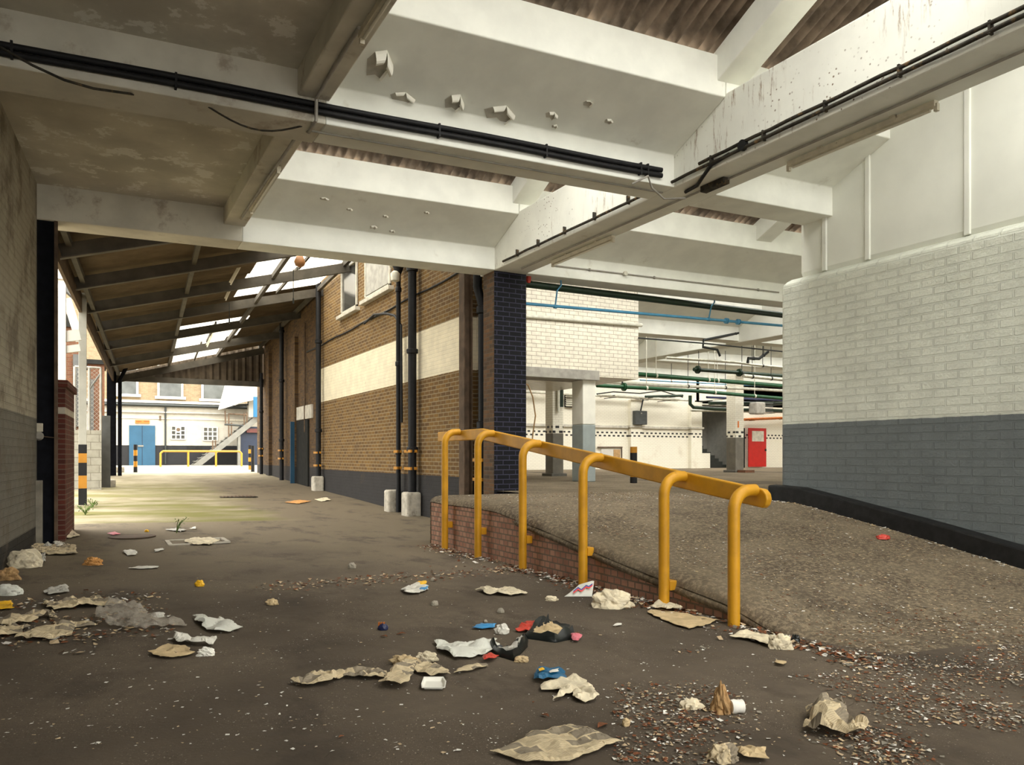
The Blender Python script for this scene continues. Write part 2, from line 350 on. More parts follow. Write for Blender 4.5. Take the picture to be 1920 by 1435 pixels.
# ------------------------------------------------------------------ mesh builder
class MB:
    def __init__(s): s.v = []; s.f = []; s.mi = []; s.mats = []
    def mi_(s, m):
        if m not in s.mats: s.mats.append(m)
        return s.mats.index(m)
    def add(s, vs, fs, m):
        o = len(s.v); s.v += [Vector(v) for v in vs]; k = s.mi_(m)
        for f in fs: s.f.append([o+i for i in f]); s.mi.append(k)
    def box(s, x0, x1, y0, y1, z0, z1, m):
        s.add([(x0, y0, z0), (x1, y0, z0), (x1, y1, z0), (x0, y1, z0), (x0, y0, z1), (x1, y0, z1), (x1, y1, z1), (x0, y1, z1)],
              [(0, 3, 2, 1), (4, 5, 6, 7), (0, 1, 5, 4), (1, 2, 6, 5), (2, 3, 7, 6), (3, 0, 4, 7)], m); return s
    def obox(s, c, ux, uy, uz, m):
        c, ux, uy, uz = Vector(c), Vector(ux), Vector(uy), Vector(uz)
        s.add([c-ux-uy-uz, c+ux-uy-uz, c+ux+uy-uz, c-ux+uy-uz, c-ux-uy+uz, c+ux-uy+uz, c+ux+uy+uz, c-ux+uy+uz],
              [(0, 3, 2, 1), (4, 5, 6, 7), (0, 1, 5, 4), (1, 2, 6, 5), (2, 3, 7, 6), (3, 0, 4, 7)], m); return s
    def bar(s, a, b, w_, h_, m, up=(0, 0, 1)):          # rectangular bar between two points, width across, height along up
        a, b = Vector(a), Vector(b); d = (b-a); L = d.length; d.normalize(); up = Vector(up)
        sd = d.cross(up); sd = sd.normalized() if sd.length > 1e-4 else Vector((1, 0, 0)); u = sd.cross(d)
        s.obox((a+b)/2, d*L/2, sd*w_/2, u*h_/2, m); return s
    def extrude(s, poly, d, m, mcap=None):
        n = len(poly); d = Vector(d); P = [Vector(p) for p in poly]
        o = len(s.v); s.v += P+[p+d for p in P]; k = s.mi_(m); kc = s.mi_(mcap or m)
        for i in range(n): j = (i+1) % n; s.f.append([o+i, o+j, o+n+j, o+n+i]); s.mi.append(k)
        s.f.append([o+i for i in reversed(range(n))]); s.mi.append(kc); s.f.append([o+n+i for i in range(n)]); s.mi.append(kc); return s
    def tube(s, pts, r, m, n=8):
        P = [Vector(p) for p in pts]; R = r if isinstance(r, (list, tuple)) else [r]*len(P)
        T = [(P[min(i+1, len(P)-1)]-P[max(i-1, 0)]).normalized() for i in range(len(P))]
        a = Vector((0, 0, 1)) if abs(T[0].z) < .9 else Vector((1, 0, 0))
        u = T[0].cross(a).normalized(); o = len(s.v); k = s.mi_(m)
        for i, p in enumerate(P):
            u = (u - T[i]*u.dot(T[i])).normalized(); v = T[i].cross(u)
            for j in range(n):
                t = 2*math.pi*j/n; s.v.append(p+(u*math.cos(t)+v*math.sin(t))*R[i])
        for i in range(len(P)-1):
            for j in range(n):
                s.f.append([o+i*n+j, o+i*n+(j+1) % n, o+(i+1)*n+(j+1) % n, o+(i+1)*n+j]); s.mi.append(k)
        s.f.append([o+j for j in reversed(range(n))]); s.mi.append(k)
        e = o+(len(P)-1)*n; s.f.append([e+j for j in range(n)]); s.mi.append(k); return s
    def grid(s, xs, ys, fz, m, mf=None):
        o = len(s.v); nx = len(xs)
        for y in ys:
            for x in xs: s.v.append(Vector(fz(x, y)))
        k = s.mi_(m)
        for j in range(len(ys)-1):
            for i in range(nx-1): s.f.append([o+j*nx+i, o+j*nx+i+1, o+(j+1)*nx+i+1, o+(j+1)*nx+i]); s.mi.append(k)
        return s
    def lathe(s, c, prof, m, n=12, axis=(0, 0, 1)):
        c = Vector(c); ax = Vector(axis).normalized(); a = Vector((1, 0, 0)) if abs(ax.x) < .9 else Vector((0, 1, 0))
        u = ax.cross(a).normalized(); v = ax.cross(u); o = len(s.v); k = s.mi_(m)
        for r, h in prof:
            for j in range(n):
                t = 2*math.pi*j/n; s.v.append(c+ax*h+(u*math.cos(t)+v*math.sin(t))*r)
        for i in range(len(prof)-1):
            for j in range(n): s.f.append([o+i*n+j, o+i*n+(j+1) % n, o+(i+1)*n+(j+1) % n, o+(i+1)*n+j]); s.mi.append(k)
        s.f.append([o+j for j in reversed(range(n))]); s.mi.append(k); e = o+(len(prof)-1)*n
        s.f.append([e+j for j in range(n)]); s.mi.append(k); return s
    def build(s, name, parent=None, bevel=0, smooth=False, origin=None, solid=0, sub=0):
        if parent is not None:
            off = Vector((0, 0, 0)); p = parent
            while p is not None: off += p.location; p = p.parent
        elif origin is not None: off = Vector(origin)
        else: off = Vector((0, 0, 0))
        me = bpy.data.meshes.new(name); me.from_pydata([tuple(v-off) for v in s.v], [], s.f)
        for k in s.mats: me.materials.append(MATS[k])
        me.polygons.foreach_set('material_index', s.mi)
        bm = bmesh.new(); bm.from_mesh(me); bmesh.ops.recalc_face_normals(bm, faces=bm.faces); bm.to_mesh(me); bm.free()
        if smooth:
            for p in me.polygons: p.use_smooth = True
        o = bpy.data.objects.new(name, me); COL.objects.link(o)
        if parent is not None: o.parent = parent
        else: o.location = off
        if bevel:
            b = o.modifiers.new('bevel', 'BEVEL'); b.width = bevel; b.segments = 2; b.limit_method = 'ANGLE'
        if solid: q = o.modifiers.new('solid', 'SOLIDIFY'); q.thickness = solid; q.offset = 0
        if sub: q = o.modifiers.new('sub', 'SUBSURF'); q.levels = sub; q.render_levels = sub
        if smooth and hasattr(me, 'set_sharp_from_angle'): me.set_sharp_from_angle(angle=math.radians(50))
        return o
def tag(o, label, cat, group=None, kind=None):
    o['label'] = label; o['category'] = cat
    if group: o['group'] = group
    if kind: o['kind'] = kind
    return o
def thing(name, label, cat, loc, group=None):
    o = bpy.data.objects.new(name, None); COL.objects.link(o); o.location = loc; o.empty_display_size = .1
    return tag(o, label, cat, group)
def struct(mb, name, label=None, **k):
    o = mb.build(name, **k); o['kind'] = 'structure'
    if label: o['label'] = label
    return o
def single(mb, name, label, cat, group=None, **k):
    if 'origin' not in k:
        k['origin'] = (sum(v.x for v in mb.v)/len(mb.v), sum(v.y for v in mb.v)/len(mb.v), min(v.z for v in mb.v))
    return tag(mb.build(name, **k), label, cat, group)
def copy_tree(o, parent=None):
    c = o.copy(); COL.objects.link(c)
    if parent is not None: c.parent = parent
    for ch in list(o.children): copy_tree(ch, c)
    return c
def arc(c, u, v, r, a0, a1, n):
    c, u, v = Vector(c), Vector(u), Vector(v)
    return [c+(u*math.cos(lerp(a0, a1, i/n))+v*math.sin(lerp(a0, a1, i/n)))*r for i in range(n+1)]
def frange(a, b, st):
    r = []; x = a
    while x < b-1e-6: r.append(x); x += st
    return r+[b]

# ------------------------------------------------------------------ floor, dock and ramp
xs = frange(-14, -3, 1)+frange(-2.8, 7, .2)+frange(8, 18, 1); ys = frange(-9, 14, .25)+frange(14.5, 36, .5)+frange(37, 70, 1)
struct(MB().grid(xs, ys, lambda x, y: (x, y, ground(x, y)), 'yard_floor'), 'floor', smooth=True)
# dock: raised floor with the ramp that comes down from it, rounded along the brick side
def dz(x, y):
    z = max(dock(x, y), -.05); t = (x-4.72)/.22
    if t < 1: z -= .10*(1-math.sqrt(max(0, 1-(1-t)**2)))
    return z
mb = MB()
xs = [4.72, 4.735, 4.76, 4.80, 4.86, 4.94]+frange(5.1, 6.5, .2); ys = frange(2.6, 11.3, .15)
mb.grid(xs, ys, lambda x, y: (x, y, dz(x, y)), 'dock_floor')
mb.grid(frange(6.5, 9.2, .2), frange(.9, 13.05, .15), lambda x, y: (x, y, dz(x, y)), 'dock_floor')
mb.grid(frange(7.0, 42, .7), frange(13.05, 33, .6), lambda x, y: (x, y, .75), 'dock_floor')
mb.grid(frange(9.2, 42, .7), frange(8.0, 13.05, .5), lambda x, y: (x, y, .75), 'dock_floor')
mb.add([(4.72, 11.3, dz(4.72, 11.3)), (6.5, 11.3, .77), (6.5, 11.3, -.1), (4.72, 11.3, -.1)], [(0, 1, 2, 3)], 'dock_floor')
struct(mb, 'floor_dock', smooth=True)
mb = MB(); ys = frange(3.75, 11.3, .15)
bot = [(4.78, y, ground(4.78, y)-.05) for y in ys]
def btop(y):
    z = dz(4.72, y); return z-.012-(.06 if 4.4 < y < 8.2 else .0)*1.0
top = [(4.78, y, max(ground(4.78, y)-.04, btop(y)-.0)) for y in ys]
n = len(ys); mb.add([(4.735, b[1], b[2]) for b in bot]+[(4.735, t_[1], t_[2]) for t_ in top], [(i, i+1, n+i+1, n+i) for i in range(n-1)], 'ramp_brick')
struct(mb, 'wall_ramp')
mb = MB()                                             # concrete nosing that caps the sloping brickwork
pts = [(4.75, y, dz(4.72, y)-.045) for y in frange(3.1, 8.6, .18)]
pts = [(x+.012*noise.noise(Vector((0, y*3, 1))), y, z+.012*noise.noise(Vector((1, y*3, 0)))) for x, y, z in pts]
mb.tube(pts, [.02]+[.045]*(len(pts)-2)+[.02], 'dock_floor', 8)
struct(mb, 'trim_ramp', smooth=True)

# ------------------------------------------------------------------ left wall, slab, cross beams
mb = MB()
y0, y1 = -8, 12.86
def lw(x0, x1, z0, z1, m):
    mb.add([(leftX(y0)+x0, y0, z0), (leftX(y0)+x1, y0, z0), (leftX(y1)+x1, y1, z0), (leftX(y1)+x0, y1, z0), (leftX(y0)+x0, y0, z1), (leftX(y0)+x1, y0, z1), (leftX(y1)+x1, y1, z1), (leftX(y1)+x0, y1, z1)],
           [(0, 3, 2, 1), (4, 5, 6, 7), (0, 1, 5, 4), (1, 2, 6, 5), (2, 3, 7, 6), (3, 0, 4, 7)], m)
lw(-.4, 0, -.3, 5.35, 'left_paint')
struct(mb, 'wall_left', bevel=.03)
mb = MB()
P4 = [(-2.4, skew(-2.4, -8)), (1.95, skew(1.95, -8)), (1.95, skew(1.95, 12.85)), (-2.4, skew(-2.4, 12.85))]
mb.extrude([(x, y, 5.28) for x, y in P4], (0, 0, .25), 'grey_slab')
struct(mb, 'ceiling')

SOF = 4.78
def gutter(y, xa, xb, m='white_concrete', body_from=None):
    """valley gutter beam: lower beam face, splayed soffit, upstand"""
    prof = [(0, SOF), (0, SOF+.40), (-.89, SOF+.77), (-.89, SOF+1.24), (-.78, SOF+1.24), (-.78, SOF+.92), (.0, SOF+.62), (.42, SOF+.62), (.42, SOF+1.15), (.52, SOF+1.15), (.52, SOF)]
    mb = MB(); n = len(prof)
    P = [(xa, skew(xa, y)+a, z) for a, z in prof]
    d = Vector((xb-xa, skew(xb, y)-skew(xa, y), 0)); mb.extrude(P, d, m)
    return mb
def peel(mb_parent, X, t, w, h, y, flip):
    """a curled tongue of paint hanging off the splayed soffit; t = 0 at the lower edge, 1 at the tip"""
    a = Vector((X, skew(X, y)-.86*t, SOF+.40+.36*t)); nrm = Vector((0, -.36, -.86)).normalized(); down = Vector((0, .86, -.36)).normalized(); rt = Vector((1, -.065, 0)).normalized()
    mb = MB()
    def J(): return random.uniform(.8, 1.2)
    base = [a-rt*w*.5*J(), a-rt*w*.3+down*h*.55*J(), a+down*h*.4*J(), a+rt*w*.3*J()+down*h*.6*J(), a+rt*w*.5*J(), a+rt*w*.1-down*h*.5*J(), a-rt*w*.3-down*h*.3*J()]
    mb.extrude([p+nrm*.004 for p in base], nrm*.004, 'patch_grey')
    o = mb.build('bare_patch', mb_parent)
    mb = MB(); N = 6
    for (e0, e1, ln) in ((base[5], base[4], .6*h), (base[6], base[5], .5*h), (base[3], base[4], .35*h)):
        vs = []; ln *= J()
        for i in range(N+1):
            c = i/N*2.2; off = nrm*(math.sin(c)*ln*.55+.006)+(down if e0 is not base[3] else -rt)*((1-math.cos(c))*ln*.3)*flip
            k = i/N*.35
            vs += [e0.lerp(e1, k*.5)+off, e1.lerp(e0, k*.7)+off]
        mb.add(vs, [(2*i, 2*i+1, 2*i+3, 2*i+2) for i in range(N)], 'paint_skin')
    mb.build('peeling_paint', mb_parent, solid=.006)
GB = {}
for k, y in enumerate(GY):
    if k <= 4:
        mb = gutter(y, 2.1, 6.44); P = None
        xa = -1.4
        mb.extrude([(xa, skew(xa, y)+a, z) for a, z in [(0, SOF), (0, SOF+.52), (.55, SOF+.52), (.55, SOF)]], (2.1-xa, skew(2.1, y)-skew(xa, y), 0), 'dull_white')
        mb.extrude([(6.45, skew(6.45, y)-.89, 5.58), (7.09, skew(7.09, y)-.89, 5.58), (7.09, skew(7.09, y)-.78, 5.58), (6.45, skew(6.45, y)-.78, 5.58)], (0, 0, .44), 'white_concrete')
        GB[k] = struct(mb, 'gutter_beam', bevel=.012)
        GB[k, 'B'] = struct(gutter(y, 7.10, 9.2 if k <= 3 else 34), 'gutter_beam', bevel=.012)
    else: GB[k, 'B'] = struct(gutter(y, 12.5 if k == 5 else 7.0, 34), 'gutter_beam')
for px, py, w_, h_, fl in ((712, 115, .26, .34, 1), (752, 181, .26, .12, 1), (852, 190, .22, .22, 1), (936, 210, .34, .20, 1), (1034, 214, .14, .10, 1), (1102, 193, .12, .08, -1), (1141, 226, .12, .07, 1), (1040, 236, .08, .05, 1)):
    best = None                                       # where that ray meets the splayed soffit of the near gutter beam
    d = raydir(px, py)
    for i in range(4000):
        p = EYE+d*(5+i*.0015); t = (skew(p.x, 7.49)-p.y)/.86
        if 0 <= t <= 1.02 and p.z >= SOF+.40+.36*t: best = (p.x, t); break
    if best: peel(GB[3], best[0], best[1], w_*1.0, h_*1.0, 7.49, fl)
for px, py, w_, h_ in ((700, 425, .14, .09), (735, 433, .10, .07), (607, 372, .14, .06), (655, 392, .10, .06), (800, 398, .10, .06), (722, 405, .09, .06)):
    d = raydir(px, py); best = None
    for i in range(4000):
        p = EYE+d*(8+i*.002); t = (skew(p.x, 12.38)-p.y)/.86
        if 0 <= t <= 1.02 and p.z >= SOF+.40+.36*t: best = (p.x, t); break
    if best: peel(GB[4], best[0], best[1], w_, h_, 12.38, 1)

# long narrow beam beside the slab, main beam, second main beam
mb = MB(); P = [(1.82, skew(1.82, -8)), (2.14, skew(2.14, -8)), (2.14, skew(2.14, 12.8)), (1.82, skew(1.82, 12.8))]
mb.extrude([(x, y, 5.02) for x, y in P], (0, 0, .48), 'dull_white'); struct(mb, 'edge_beam', bevel=.015)
mb = MB(); mb.extrude([(6.44, -8, SOF), (6.44, -8, 5.60), (7.10, -8, 5.60), (7.10, -8, SOF)], (0, 21.0, 0), 'stained_white'); o = struct(mb, 'main_beam', bevel=.02); o.data.materials.append(MATS['white_concrete'])
for p in o.data.polygons:
    if p.normal.z < -.9: p.material_index = 1
mb = MB(); mb.box(16.7, 17.3, 8.2, 32, SOF-.05, 5.7, 'white_concrete'); struct(mb, 'main_beam', bevel=.02)
# inclined white rafters over the main beam and out in the hall, one per bay
for k in range(1, len(GY)):
    for X in ((6.52,) if k <= 4 else ())+((11.9,) if 4 <= k else ())+((16.95,) if 4 <= k else ())+((22,) if 4 <= k else ()):
        yb = skew(X, GY[k])-.80; mb = MB()
        a = Vector((X, yb+.15, SOF+1.02)); b = Vector((X, yb-2.4, SOF+1.02+2.55*.46))
        mb.bar(a, b, .40, .34, 'white_concrete'); struct(mb, 'roof_rafter', bevel=.012)
# corrugated roofs, north light glazing bars, cheeks
def corr(mb, xa, xb, p0, p1, m, pitch=.146, amp=.042, axis='x'):
    """corrugated sheet; p(x) gives the two ends of each flute"""
    n = int((xb-xa)/pitch*6); xs = [xa+(xb-xa)*i/n for i in range(n+1)]; vs = []
    for x in xs:
        h = amp*math.sin((x-xa)/pitch*2*math.pi); a = Vector(p0(x)); b = Vector(p1(x)); d = (b-a).normalized()
        nn = Vector((1, 0, 0)).cross(d).normalized() if axis == 'x' else Vector((0, 1, 0)).cross(d).normalized()
        vs += [a+nn*h, b+nn*h]
    mb.add(vs, [(2*i, 2*i+1, 2*i+3, 2*i+2) for i in range(n)], m)
for k in range(1, len(GY)+1):
    y = GY[k] if k < len(GY) else 31.9
    segs = []
    if k <= 4: segs.append((1.95, 9.35 if k <= 3 else 34.3))
    else: segs.append((7.0, 34.3))
    for xa, xb in segs:
        mb = MB(); run = 2.45; sl = .46
        corr(mb, xa, xb, lambda x: (x, skew(x, y)-.55, SOF+1.194), lambda x: (x, skew(x, y)-.95-run, SOF+1.378+run*sl), 'asbestos')
        struct(mb, 'ceiling_corrugated', smooth=True, solid=.012)
        yr = GY[k-1]+.48; mb = MB()                   # purlins and ridge
        for q in (.5, 1.0):
            a = Vector((xa, skew(xa, y)-.95-run*q, SOF+1.378+run*sl*q+.09)); b = Vector((xb, skew(xb, y)-.95-run*q, a.z)); mb.bar(a, b, .08, .12, 'black_paint')
        struct(mb, 'ridge_rail')
        mb = MB()
        x = xa+.3
        while x < xb:
            mb.bar((x, skew(x, y)-.95-run-.02, SOF+1.40+run*sl), (x, skew(x, yr)+.0, SOF+1.12), .035, .06, 'black_paint', (1, 0, 0)); x += .62
        struct(mb, 'window_bars')
        for X in ((xa+.03,) if k > 4 else (xa+.03, xb-.03)):       # cheeks that close the sides of the light
            mb = MB(); yy = lambda q: skew(X, q)
            mb.add([(X, yy(yr), 5.2), (X, yy(y)-.5, 5.2), (X, yy(y)-.9, SOF+1.23), (X, yy(y)-.95-run, SOF+1.36+run*sl), (X, yy(yr), SOF+1.1)], [(0, 1, 2, 3, 4)], 'white_concrete')
            struct(mb, 'wall_cheek', solid=.05)

# ------------------------------------------------------------------ right wall
mb = MB(); xr = 9.0
mb.extrude([(xr, -8, -.3), (xr, -8, 3.94), (xr+.16, -8, 4.02), (xr+.5, -8, 4.02), (xr+.5, -8, -.3)], (0, 16.1, 0), 'right_paint', 'right_paint_end'); struct(mb, 'wall_right', bevel=.07)
mb = MB(); mb.box(9.16, 9.5, -8, 7.9, 4.0, 7.9, 'panel_white')
struct(mb, 'wall_right_upper', bevel=.09)
for px in (1547, 1628, 1815):
    p = onX(px, 300, 9.16); mb = MB(); mb.box(9.13, 9.17, p.y-.035, p.y+.035, 4.03, 6.0, 'panel_white'); struct(mb, 'trim_batten', bevel=.008)
mb = MB(); ys = frange(-8, 8.2, .3); vs = []
for y in ys:
    z = max(dock(8.9, y), ground(8.9, y))+.22+.01*noise.noise(Vector((y, 0, 3))); vs += [(8.84, y, z-.5), (8.84, y, z), (9.02, y, z+.015), (9.02, y, z-.5)]
fs = []
for i in range(len(ys)-1):
    for a in range(3): fs.append((4*i+a, 4*i+a+1, 4*i+5+a, 4*i+4+a))
fs += [(0, 1, 2, 3), tuple(4*(len(ys)-1)+i for i in range(4))]
mb.add(vs, fs, 'black_kerb'); struct(mb, 'baseboard_right', bevel=.025)

# ------------------------------------------------------------------ brick building along the passage
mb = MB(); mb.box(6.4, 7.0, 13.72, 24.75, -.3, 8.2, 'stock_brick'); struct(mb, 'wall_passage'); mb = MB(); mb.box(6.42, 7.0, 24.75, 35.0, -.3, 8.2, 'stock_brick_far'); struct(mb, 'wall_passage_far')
mb = MB(); mb.box(6.72, 7.05, 12.86, 13.72, -.3, 8.2, 'stock_brick'); struct(mb, 'wall_recess')
mb = MB(); mb.box(6.44, 7.12, 12.42, 12.86, .6, SOF, 'pillar_black')
for i in range(6): pass
o = struct(mb, 'brick_pillar', bevel=.012)
o.data.materials.append(MATS['pillar_side'])
for p in o.data.polygons:
    if p.normal.x < -.9: p.material_index = 1
mb = MB()
for a, b, c, d in ((6.33, 6.355, 13.46, 13.70), (6.355, 6.49, 13.57, 13.59), (6.49, 6.515, 13.46, 13.70)): mb.box(a, b, c, d, -.1, 6.5, 'rust_steel')
mb.box(6.29, 6.56, 13.42, 13.715, -.1, .12, 'rust_steel')
single(mb, 'steel_column', 'rust-brown steel column against the brick wall corner beside the black glazed pillar', 'column', bevel=.004)
# sash windows high in the yellow brick
def wall_window(name, ya, yb, z0, z1):
    mb = MB(); X = 6.4
    mb.box(X-.01, X+.05, ya-.0, yb+.0, z0, z1, 'dark_glass')
    o = mb.build(name); o['kind'] = 'structure'
    f = MB()
    for a, b, c, d in ((ya, ya+.09, z0, z1), (yb-.09, yb, z0, z1), (ya, yb, z0, z0+.09), (ya, yb, z1-.09, z1), (ya, yb, z0+(z1-z0)*.62, z0+(z1-z0)*.62+.07)): f.box(X-.05, X+.02, a, b, c, d, 'sill_white')
    f.build('window_frame', o, bevel=.006)
    f = MB(); f.box(X-.14, X+.02, ya-.18, yb+.18, z0-.10, z0, 'sill_white'); f.build('window_sill', o, bevel=.01)
    return o
wall_window('window_1', 20.4, 21.9, 5.45, 7.5); wall_window('window_2', 17.75, 19.7, 5.5, 7.6)
# pale lower half of the panes
mb = MB(); mb.box(6.36, 6.385, 17.86, 19.58, 5.62, 6.9, 'window_board'); b = mb.build('window_blind', bpy.data.objects['window_2'])
# blue door down the passage with its white lintel
ya, yb = onX(579, 800, 6.4).y, onX(557, 800, 6.4).y
g = ground(6.4, ya); mb = MB(); mb.box(6.36, 6.45, ya, yb, g, 2.62, 'dark_void'); d1 = mb.build('door_1'); d1['kind'] = 'structure'; d1['label'] = 'blue door standing open in the dark far part of the passage brick wall'
mb = MB(); mb.box(6.16, 6.36, yb-.05, yb, g+.02, 2.6, 'blue_door'); mb.build('door_leaf', d1)
mb = MB(); mb.box(6.36, 6.46, ya-.5, yb+.3, 2.65, 3.1, 'sill_white'); mb.build('lintel', d1)
mb = MB(); mb.tube([(6.36, 26.2, 2.2), (6.36, 26.2, 5.9)], .03, 'rust_steel', 8); single(mb, 'rust_pipe', 'thin rusty pipe running up the dark brick above the blue door', 'pipe')
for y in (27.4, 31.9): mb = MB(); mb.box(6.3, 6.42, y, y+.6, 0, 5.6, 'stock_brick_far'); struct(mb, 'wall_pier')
mb = MB(); ys = frange(13.75, 26, .8)
mb.tube([(6.375, y, 5.02-.012*(y-13.75)+.02*math.sin(y*2)) for y in ys], .022, 'black_pipe', 6); single(mb, 'wall_cable', 'black cable running level along the yellow brick below the sash windows', 'cable')

# ------------------------------------------------------------------ yellow handrail
rail = thing('handrail', 'yellow tubular handrail on six bent posts beside the brick ramp', 'handrail', (4.8, 7.9, 0))
PX = [(834, 1022), (896, 1037), (980, 1057), (1093, 1088), (1245, 1133), (1376, 1170)]
RAILY = [(4.78, 1.065), (9.8, 1.71), (11.3, 1.70)]
for px, py in PX:
    y = onX(px, py, 4.62).y; x = 4.62; zt = pw(RAILY, y)+.05; g = ground(x, y)
    pts = [(x, y, g-.03), (x, y, lerp(g, zt, .4)), (x, y, zt-.19)]
    pts += arc((x+.17, y, zt-.17), (-1, 0, 0), (0, 0, 1), .17, .15, math.pi/2, 8)+[(x+.24, y, zt)]
    mb = MB(); mb.tube(pts, .050, 'yellow_paint', 14); po = mb.build('post', rail, smooth=True)
    if py < 1160:
        zb = min(g+.32, dz(4.75, y)-.1); mb = MB(); mb.box(x+.03, 4.73, y-.05, y+.05, zb, zb+.09, 'yellow_paint'); mb.build('bracket', po, bevel=.006)
Y = [(11.33, 1.70), (9.8, 1.71), (4.72, 1.06)]
ztop = [(11.33, 1.775), (9.8, 1.79)]+[(4.60+.085*math.cos(a), 1.045+.085*math.sin(a)) for a in (1.45, 2.0, 2.6, 3.2, 3.8, 4.3)]+[(9.8, 1.63), (11.33, 1.625)]
mb = MB(); mb.extrude([(4.86, y, z) for y, z in ztop], (.065, 0, 0), 'yellow_paint'); mb.build('rail', rail, bevel=.012)

# ------------------------------------------------------------------ downpipes on the passage wall
def downpipe(px, pyt, pyb, r, label, bands=(), block=None, X=6.24, hopper=False, group='black downpipes on the brick wall'):
    b = onX(px, pyb, X); y = b.y; z0 = surf(X-.1, y) if X < 6.5 else b.z; zt = onX(px, pyt, X).z
    t = thing('downpipe', label, 'downpipe', (X, y, z0), group)
    MB().tube([(X, y, z0), (X, y, zt)], r, 'black_pipe', 12).build('pipe', t, smooth=True)
    for q in (.25, .62, .93):
        z = lerp(z0, zt, q); MB().lathe((X, y, z-.06), [(r*1.0, 0), (r*1.35, .015), (r*1.35, .10), (r*1.0, .12)], 'black_pipe').build('collar', t, smooth=True)
    for z in bands: MB().obox((X+.02, y, z), (.02, 0, 0), (0, r*2.1, 0), (0, 0, .03), 'yellow_band').obox((X-r*1.05, y, z), (.02, 0, 0), (0, r*2.1, 0), (0, 0, .03), 'yellow_band').build('clip', t)
    if hopper:
        MB().lathe((X, y, zt-.05), [(r, 0), (r*2.6, .22), (r*2.8, .36), (r*2.8, .42)], 'black_pipe').build('hopper', t, smooth=True)
    if block:
        mb = MB(); w_, h_ = block; mb.box(X-w_*.55, X+w_*.4, y-w_*.55, y+w_*.55, z0-.05, z0+h_, 'stone_block'); mb.build('footing', t, bevel=.05)
    return t
b0 = [1.15, 1.45]
downpipe(597, 470, 925, .085, 'thick black downpipe with yellow bands at the far edge of the white painted band', (1.5, 1.1), (.34, .45))
downpipe(747, 512, 962, .055, 'thin black downpipe with hopper head, left of the pair on stone footings', (1.5, 1.12), None, hopper=True)
downpipe(773, 470, 968, .095, 'thick black downpipe, right of the pair, its foot set in a white stone block', (1.5, 1.12), (.36, .52))
downpipe(528, 600, 892, .08, 'black downpipe deep under the canopy between the blue door and the passage end', (1.6, 1.3))
downpipe(490, 700, 888, .07, 'furthest black downpipe, at the far end of the passage brick wall', (1.7, 1.4))
mb = MB(); p = onX(737, 962, 6.2); mb.box(6.02, 6.35, p.y-.16, p.y+.16, ground(6.2, p.y)-.05, ground(6.2, p.y)+.5, 'stone_block')
single(mb, 'stone_footing', 'weathered stone block at the wall foot, left of the thin downpipe', 'stone block', bevel=.05)
t = thing('downpipe', 'black downpipe with offset bend in the recess beside the black glazed pillar', 'downpipe', (6.6, 13.1, 0), 'black downpipes on the brick wall')
MB().tube([(6.45, 13.12, 6.0), (6.45, 13.12, 4.6), (6.56, 13.12, 4.25), (6.56, 13.12, 1.8), (6.56, 13.12, 0)], .085, 'black_pipe', 12).build('pipe', t, smooth=True)
for z in (4.1, 1.9): MB().lathe((6.56, 13.12, z), [(.085, 0), (.12, .02), (.12, .14), (.085, .16)], 'black_pipe').build('collar', t, smooth=True)
for z in (1.32, .95): MB().obox((6.46, 13.12, z), (.02, 0, 0), (0, .2, 0), (0, 0, .03), 'yellow_band').build('clip', t)
mb = MB()                                                     # swan-neck waste pipe that joins the pair
pA = onX(683, 607, 6.28); pB = onX(740, 592, 6.28); pC = onX(752, 598, 6.28)
mb.tube([pA, pA.lerp(pB, .35)+Vector((0, 0, .16)), pA.lerp(pB, .75)+Vector((0, 0, .10)), pB, Vector((6.28, pC.y, pC.z-.15)), Vector((6.26, pC.y-.1, pC.z-2.4))], .03, 'black_pipe', 8)
single(mb, 'waste_pipe', 'thin black swan-neck waste pipe arching to the pair of downpipes', 'pipe', smooth=True)
mb = MB(); a = onX(742, 508, 6.3); b = onX(771, 490, 6.3); mb.tube([a+Vector((-.1, 0, .12)), (6.1, b.y, b.z+.1)], .07, 'pipe_white', 10)
single(mb, 'branch_pipe', 'pale stub pipe leading into the hopper head above the brick wall', 'pipe', smooth=True)
mb = MB(); a = onX(741, 520, 6.1); mb.lathe(a, [(.0, -.12), (.10, -.08), (.11, .08), (.05, .14)], 'pipe_white', 12)
single(mb, 'bulkhead_light', 'small pale bulkhead lamp under the hopper head of the thin downpipe', 'lamp', smooth=True)

# ------------------------------------------------------------------ left opening: jamb, pier, stripes, fences
t = thing('door_jamb', 'black painted full-height door jamb at the end of the left wall', 'door jamb', (-.55, 12.95, .14))
mb = MB(); mb.box(-.73, -.44, 12.9, 13.12, .05, 5.28, 'black_paint'); mb.build('jamb_board', t, bevel=.006)
mb = MB(); mb.box(-.46, -.415, 12.84, 12.92, .05, 5.28, 'rust_steel'); mb.build('lit_edge', t)  # thin ochre strip, light along the jamb edge put into its colour
mb = MB(); mb.box(-.78, -.60, 12.72, 12.86, .10, 1.05, 'wood_grey'); mb.build('buffer_post', t, bevel=.008)
t = thing('switch_box', 'small switch with round pull knob on the black door jamb', 'switch', onY(73, 815, 12.88))
a = onY(73, 802, 12.88); MB().box(a.x-.05, a.x+.05, 12.83, 12.9, a.z-.06, a.z+.06, 'fitting_cream').build('switch_plate', t, bevel=.006)
a = onY(73, 818, 12.88); MB().lathe(a+Vector((0, .02, 0)), [(.015, 0), (.06, -.02), (.065, -.07), (.04, -.1)], 'conduit_grey', 12, (0, 1, 0)).build('knob', t, smooth=True)
a = onY(73, 818, 12.86); MB().tube([a+Vector((0, .03, 0)), onY(112, 822, 12.86)], .008, 'rust_steel', 6).build('bolt', t)
